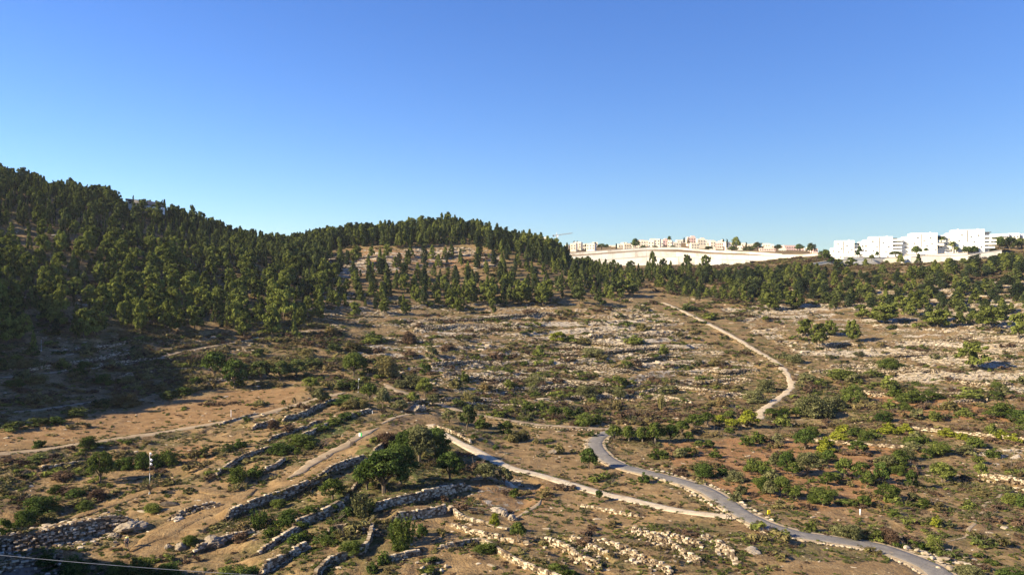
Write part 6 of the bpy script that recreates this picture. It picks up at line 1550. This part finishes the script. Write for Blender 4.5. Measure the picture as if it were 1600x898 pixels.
# tower crane on the horizon
p = far(870, 386, 900); u = 900 / F
root = obj('tower_crane', None, loc=tuple(p), label='thin tower crane on the skyline right of the domed hill', cat='crane')
def lattice(a, b, w, n, rad=.10):
    m = MB(); a = np.array(a, float); b = np.array(b, float); d = (b - a); L = np.linalg.norm(d); d /= L
    u_ = np.array([0, 1, 0]) ; v_ = np.cross(d, u_)
    cs = [(-1, -1), (1, -1), (1, 1), (-1, 1)]
    for s1, s2 in cs: m.tube(a + (u_ * s1 + v_ * s2) * w / 2, b + (u_ * s1 + v_ * s2) * w / 2, rad, rad, 4)
    for i in range(n):
        for k_ in range(4):
            s1, s2 = cs[k_]; t1, t2 = cs[(k_ + 1) % 4]
            m.tube(a + d * L * i / n + (u_ * s1 + v_ * s2) * w / 2, a + d * L * (i + 1) / n + (u_ * t1 + v_ * t2) * w / 2, rad * .7, rad * .7, 3, cap=False)
    return m
obj('mast', lattice((0, 0, -4), (0, 0, 20 * u), 1.3, 14, .14).mesh('mast', [M['steel']]), root)
obj('jib', lattice((0, 0, 18.5 * u), (24 * u, -4, 21.5 * u), .9, 14, .12).mesh('jib', [M['steel']]), root)
obj('counter_jib', lattice((0, 0, 18.5 * u), (-6 * u, 1, 18.2 * u), .9, 5, .12).mesh('counter_jib', [M['steel']]), root)
m = MB(); m.tube((0, 0, 20 * u), (0, 0, 23 * u), .5, .15, 4); obj('tower_head', m.mesh('tower_head', [M['steel']]), root)
m = MB(); m.box((-5.3 * u, 1, 17.6 * u), (1.6, 1.2, 1.8)); obj('counterweight', m.mesh('counterweight', [M['shade']]), root)
m = MB(); m.box((.9, -1, 18 * u - .6), (1.3, 1.3, 1.6)); obj('cab', m.mesh('cab', [M['lampwhite']]), root)

# long low building under the trees at the top of the left hill
d = 374; u = d / F; p = far(214, 322, d)
root = obj('hilltop_building', None, loc=tuple(p), rot=(0, 0, -.45), label='long low white building with a dark roof on the ridge of the left hill', cat='building')
m = MB()
def prism(m, pts, y0, y1):
    a = [np.array([x_ * u, y0, z_ * u]) for x_, z_ in pts]; b = [np.array([x_ * u, y1, z_ * u]) for x_, z_ in pts]
    n = len(pts); V = np.array(a + b)
    q = [(i, (i + 1) % n, n + (i + 1) % n, n + i) for i in range(n)]
    t = [(0, i + 1, i) for i in range(1, n - 1)] + [(n, n + i, n + i + 1) for i in range(1, n - 1)]
    m.add(V, q, t)
prism(m, [(-20, -5), (26, -12), (26, -1.5), (-2, 4), (-20, 9)], 0, 9); obj('wall', m.mesh('wall', [M['white']]), root)
m = MB(); prism(m, [(-21, 9), (20, 0.5), (21, 1.5), (6, 8.5), (-8, 11), (-21, 12.5)], -1.2, 10); obj('roof', m.mesh('roof', [M['shade']]), root)
for (xx, zz, w_, h_) in [(-15, 5.6, 4, 2.2), (-5, 3.6, 3, 2), (3, 0.6, 7, 1.3), (14, -2.6, 5, 1.0)]:
    m = MB(); m.box((xx * u, -.1, zz * u), (w_ * u, .25, h_ * u)); obj('window', m.mesh('window', [M['glass']]), root)

# ------------------------------------------------------------------ small things in the valley
def metal_pole(px, py, hpx, label, lamps, name='lamp_pole'):
    x_, y_, z_ = at(px, py); h = hpx * y_ / F
    root = obj(name, None, loc=(x_, y_, z_), label=label, cat='lamp pole' if lamps else 'pole')
    m = MB(); m.tube((0, 0, -.3), (0, 0, h * .5), .055, .045, 8); m.tube((0, 0, h * .5), (0, 0, h), .045, .035, 8); obj('pole', m.mesh('pole', [M['steel']], True), root)
    m = MB(); m.tube((0, 0, -.05), (0, 0, .25), .2, .16, 8); obj('base', m.mesh('base', [M['steel']]), root)
    for (zf, dx, dy) in lamps:
        m = MB(); zc = h * zf
        m.tube((0, 0, zc), (dx * .55, dy * .5, zc + .02), .03, .03, 5)
        b = obj('bracket', m.mesh('bracket', [M['steel']]), root)
        m = MB(); m.tube((dx * .5, dy * .5 - .15, zc + .05), (dx * .9, dy - .25, zc - .12), .08, .18, 10); obj('lamp_head', m.mesh('lamp_head', [M['lampwhite']]), b)
    return root
metal_pole(234, 771, 65, 'tall thin metal pole with three white floodlights behind the bare shrub', [(.985, .45, -.3), (.84, .6, -.3), (.74, .55, -.3)])
metal_pole(560, 613, 22, 'thin pale metal pole beside the bright green tree near the end of the dirt track', [(.98, .35, -.2)])
metal_pole(64.5, 548, 18, 'short thin pole on the shaded slope at the left', [], 'utility_pole')
# information board
x_, y_, z_ = at(563, 687); u = y_ / F
root = obj('information_board', None, loc=(x_, y_, z_), rot=(0, 0, -.35), label='small white and green information board on a post on the bare earth terrace', cat='sign')
m = MB(); m.tube((0, 0, -.2), (0, 0, 1.45), .04, .04, 6); obj('post', m.mesh('post', [M['wood']]), root)
m = MB(); m.box((-.12, -.06, 1.0), (.34, .05, .62)); obj('white_panel', m.mesh('white_panel', [M['lampwhite']]), root)
m = MB(); m.box((.22, -.06, .95), (.32, .05, .55)); obj('green_panel', m.mesh('green_panel', [M['signgreen']]), root)
m = MB(); m.box((.05, -.065, 1.34), (.66, .07, .07)); obj('top_rail', m.mesh('top_rail', [M['signgreen']]), root)
# yellow marker by the road
x_, y_, z_ = at(1201.5, 806); u = y_ / F
root = obj('marker_post', None, loc=(x_, y_, z_), label='small yellow marker on the cream boulders at the upper road edge', cat='marker')
m = MB(); m.tube((0, 0, -.1), (0, 0, .35), .05, .05, 6); obj('post', m.mesh('post', [M['wood']]), root)
m = MB(); m.box((0, 0, .58), (.42, .12, .55), .3, .08); obj('marker_plate', m.mesh('marker_plate', [M['yellow']]), root)
# white tree guard in the orchard
x_, y_, z_ = at(1344, 804)
root = obj('tree_guard', None, loc=(x_, y_, z_), label='small pinkish white post on the bare orange soil of the orchard', cat='post')
m = MB(); m.tube((0, 0, -.1), (0, 0, .85), .09, .09, 8); obj('tube', m.mesh('tube', [M['lampwhite']], True), root)
m = MB(); m.tube((.12, 0, -.1), (.12, 0, 1.0), .025, .025, 5); obj('stake', m.mesh('stake', [M['wood']]), root)
# barrier across the mouth of the gravel path
x_, y_, z_ = at(1139, 813); u = y_ / F
root = obj('wooden_barrier', None, loc=(x_, y_, z_), rot=(0, 0, .5), label='grey crossed timber barrier where the gravel path meets the road', cat='barrier')
for a, b in (((-.45, 0, 0), (-.45, 0, 1.1)), ((.45, 0, 0), (.45, 0, .9))):
    m = MB(); m.tube(a, b, .06, .06, 6); obj('post', m.mesh('post', [M['wood']]), root)
for a, b in (((-.45, -.07, 1.0), (.62, -.07, .3)), ((-.45, -.09, .2), (.45, -.09, .85)), ((-.5, .07, .6), (.5, .07, .6))):
    m = MB(); m.tube(a, b, .045, .045, 5); obj('rail', m.mesh('rail', [M['wood']]), root)
# short posts
for px, py, h, lb in ((361, 651, 11, 'thin pale post on the dirt track beside the sunken court'), (582, 646, 5, 'small white post at the upper end of the terraces'), (590, 712, 4, 'small white post at the foot of the dark curved wall, right one'), (585, 712, 4, 'small white post at the foot of the dark curved wall, left one')):
    x_, y_, z_ = at(px, py); hh = h * y_ / F
    root = obj('post', None, loc=(x_, y_, z_), label=lb, cat='post'); root.name = 'marker_stake'
    m = MB(); m.tube((0, 0, -.1), (0, 0, hh), .06, .05, 6); obj('stake', m.mesh('stake', [M['lampwhite']]), root)
    m = MB(); m.tube((0, 0, hh), (0, 0, hh + .06), .075, .04, 6); obj('cap', m.mesh('cap', [M['wood']]), root)
# overhead cable close to the viewer
m = MB(); P0 = far(-260, 843, 30); P1 = far(760, 915, 34); prev = None
for i in range(41):
    t = i / 40; q = P0 + (P1 - P0) * t; q[2] -= .35 * 4 * t * (1 - t) - .12
    if prev is not None: m.tube(prev, q, .009, .009, 6, cap=False)
    prev = q
obj('overhead_cable', m.mesh('overhead_cable', [M['steel']], True), label='thin pale cable strung across the bottom left of the picture', cat='cable')

# hiker in the shade at the lower left
def person(px, py, hm, label):
    x_, y_, z_ = at(px, py)
    root = obj('person', None, loc=(x_, y_, z_), rot=(0, 0, .5), scl=(hm / 1.72,) * 3, label=label, cat='person')
    J = {'pel': (0, 0, .93), 'sp': (.0, -.03, 1.12), 'ch': (.0, -.07, 1.32), 'nk': (0, -.10, 1.46), 'hd': (0, -.12, 1.56), 'ht': (0, -.12, 1.68),
         'hl': (.10, 0, .90), 'kl': (.12, -.12, .50), 'al': (.11, .02, .09), 'tl': (.12, -.14, .04), 'hr': (-.10, 0, .90), 'kr': (-.11, .02, .50), 'ar': (-.10, .16, .12), 'tr': (-.11, .04, .04),
         'sl': (.19, -.07, 1.38), 'el': (.25, -.05, 1.12), 'wl': (.22, -.22, .92), 'il': (.22, -.28, .86), 'sr': (-.19, -.07, 1.38), 'er': (-.26, -.02, 1.12), 'wr': (-.24, -.15, .90), 'ir': (-.24, -.20, .83)}
    rad = {'pel': .15, 'sp': .13, 'ch': .16, 'nk': .055, 'hd': .095, 'ht': .07, 'hl': .09, 'kl': .06, 'al': .045, 'tl': .04, 'hr': .09, 'kr': .06, 'ar': .045, 'tr': .04, 'sl': .07, 'el': .045, 'wl': .03, 'il': .035, 'sr': .07, 'er': .045, 'wr': .03, 'ir': .035}
    E = [('pel','sp'),('sp','ch'),('ch','nk'),('nk','hd'),('hd','ht'),('pel','hl'),('hl','kl'),('kl','al'),('al','tl'),('pel','hr'),('hr','kr'),('kr','ar'),('ar','tr'),('ch','sl'),('sl','el'),('el','wl'),('wl','il'),('ch','sr'),('sr','er'),('er','wr'),('wr','ir')]
    ks = list(J)
    def skinned(name, keys, grow, mat):
        ks_ = [k_ for k_ in ks if k_ in keys]
        me = bpy.data.meshes.new(name); me.from_pydata([J[k_] for k_ in ks_], [(ks_.index(a), ks_.index(b)) for a, b in E if a in ks_ and b in ks_], [])
        me.materials.append(M[mat]); o = obj(name, me, root)
        md = o.modifiers.new('skin', 'SKIN'); md.use_smooth_shade = True
        for i, k_ in enumerate(ks_):
            sv = me.skin_vertices[0].data[i]; sv.radius = (rad[k_] + grow,) * 2; sv.use_root = (i == 0)
        s2 = o.modifiers.new('sub', 'SUBSURF'); s2.levels = 1; s2.render_levels = 1
        return o
    skinned('body', set(ks), 0, 'skin')
    skinned('trousers', {'pel', 'hl', 'kl', 'al', 'hr', 'kr', 'ar'}, .022, 'darkcloth')
    skinned('shirt', {'sp', 'ch', 'sl', 'el', 'sr', 'er'}, .022, 'greycloth')
    m = MB(); m.box((0, .20, 1.30), (.42, .28, .55), 0, .14); m.box((0, .36, 1.22), (.28, .10, .26), 0, .1); obj('backpack', m.mesh('backpack', [M['palecloth']]), root)
    m = MB(); m.tube((0, -.12, 1.60), (0, -.12, 1.74), .125, .07, 10); m.tube((0, -.12, 1.60), (0, -.12, 1.62), .19, .19, 12); obj('hat', m.mesh('hat', [M['palecloth']]), root)
person(198, 856, 1.45, 'person in dark clothes with a pale yellow pack and hat standing in the shaded rubble')

# ------------------------------------------------------------------ thin summer haze
hm, hnt, hout = new_mat('air_haze')
pv = hnt.nodes.new('ShaderNodeVolumePrincipled'); pv.inputs['Color'].default_value = (.86, .92, 1.0, 1); pv.inputs['Density'].default_value = HAZE; pv.inputs['Anisotropy'].default_value = .2
hnt.links.new(pv.outputs[0], hout.inputs['Volume'])
mm = MB(); mm.box((0, 600, (Z.max() + 25 - 300) / 2), (9400, 2200, Z.max() + 25 + 300)); obj('haze', mm.mesh('haze', [hm]), kind='stuff', label='thin pale haze over the valley', cat='haze')

# ------------------------------------------------------------------ labels that single each repeated thing out
ORD = ['first', 'second', 'third', 'fourth', 'fifth', 'sixth', 'seventh', 'eighth', 'ninth', 'tenth', 'eleventh', 'twelfth', 'thirteenth', 'fourteenth', 'fifteenth']
BZ = [((0, 500, 500, 612), 'on the shaded slope below the left woods'), ((0, 612, 340, 690), 'along the left edge of the bare field'), ((340, 612, 470, 690), 'around the sunken court'), ((0, 690, 420, 760), 'under the dirt track at the left'),
      ((0, 760, 420, 830), 'around the lower left earth tracks'), ((0, 830, 440, 930), 'at the bottom left'), ((470, 500, 700, 592), 'at the left foot of the rocky slope'), ((420, 592, 700, 660), 'where the dirt track ends left of centre'),
      ((400, 660, 560, 760), 'on the terraces left of the green board'), ((560, 660, 735, 775), 'in the dark tree clump at centre'), ((400, 760, 620, 930), 'on the small walled terraces below the dark clump'), ((620, 775, 960, 930), 'near the cream walls at bottom centre'),
      ((960, 815, 1210, 930), 'by the tumbled walls at the bottom'), ((700, 592, 960, 670), 'above the upper gravel path'), ((700, 470, 960, 592), 'on the left half of the rocky slope'), ((960, 470, 1200, 592), 'on the right half of the rocky slope'),
      ((960, 592, 1200, 650), 'at the foot of the rocky slope'), ((930, 650, 1200, 700), 'in the green row at the valley bottom'), ((735, 660, 960, 812), 'beside the white gravel path'), ((960, 700, 1100, 815), 'beside the road bend'),
      ((1100, 700, 1215, 815), 'at the left of the orchard'), ((1200, 470, 1640, 595), 'on the white-rocked slope at right'), ((1200, 595, 1400, 662), 'right of the white trail'), ((1400, 595, 1640, 665), 'on the orange terraces at right'),
      ((1200, 662, 1640, 716), 'in the yellow-green orchard row'), ((1215, 716, 1340, 800), 'in the left orchard'), ((1340, 716, 1440, 812), 'in the right orchard'), ((1440, 716, 1640, 800), 'on the dry grass at far right'),
      ((1200, 800, 1400, 930), 'along the lower right road'), ((1400, 800, 1640, 930), 'at the bottom right corner'), ((1000, 440, 1640, 470), 'on the upper right slope')]
def bz(px, py):
    for (a, b, c, d_), ph in BZ:
        if a <= px < c and b <= py < d_: return ph
    return 'at the left edge' if px < 0 else ('on the far slope' if py < 500 else 'near the picture edge')
from collections import defaultdict
for (o, c_, wh) in LEDGES: placed.append((o, 800 + F * c_[0] / c_[1], HZ - F * (c_[2] - CAMZ) / c_[1], 3, wh, 'ledge'))
grp = defaultdict(list)
for (o, px, py, hp, ph, g_) in placed:
    if isinstance(ph, tuple): key = (ph[0], ph[1])
    elif g_ == 'ledge': key = ('broken stone ledge across the ' + ph, '')
    elif g_ == 'town': key = (ph, 'in town')
    elif g_ == 'boulders beside the road': key = (ph, '')
    else: key = (ph, bz(px, py))
    grp[key].append((o, px, py, hp))
for (sp, where), lst in grp.items():
    n = len(lst)
    if sp.startswith('broken stone ledge'):
        lst.sort(key=lambda t: t[2])
        for i, (o, *_q) in enumerate(lst):
            o['label'] = sp + (', ' + (ORD[min(i, n - 1 - i)] if 0 < i < n - 1 else '') + (' from ' if 0 < i < n - 1 else 'at ') + 'the ' + ('top' if i < n / 2 else 'bottom') if n > 1 else '')
        continue
    nrows = max(1, math.ceil(n / 9)) if sp.find('boulder') < 0 and 'stone' not in sp and where != 'in town' else 1
    lst.sort(key=lambda t: -t[2])
    base = (sp + ' ' + where).strip()
    per = math.ceil(n / nrows)
    for r_ in range(nrows):
        row = sorted(lst[r_ * per:(r_ + 1) * per], key=lambda t: t[1]); m_ = len(row)
        if nrows == 1: rw = ''
        else: rw = ', ' + ('front' if r_ == 0 else ('topmost' if r_ == nrows - 1 else ORD[r_])) + ' row'
        for i, (o, px, py, hp) in enumerate(row):
            if m_ == 1: lab = base + rw
            else:
                left = i < m_ / 2; j = i if left else m_ - 1 - i
                pos_ = ('leftmost' if left else 'rightmost') if j == 0 else (ORD[min(j, 14)] + ' from ' + ('left' if left else 'right'))
                lab = base + ', ' + pos_ + rw
            o['label'] = lab
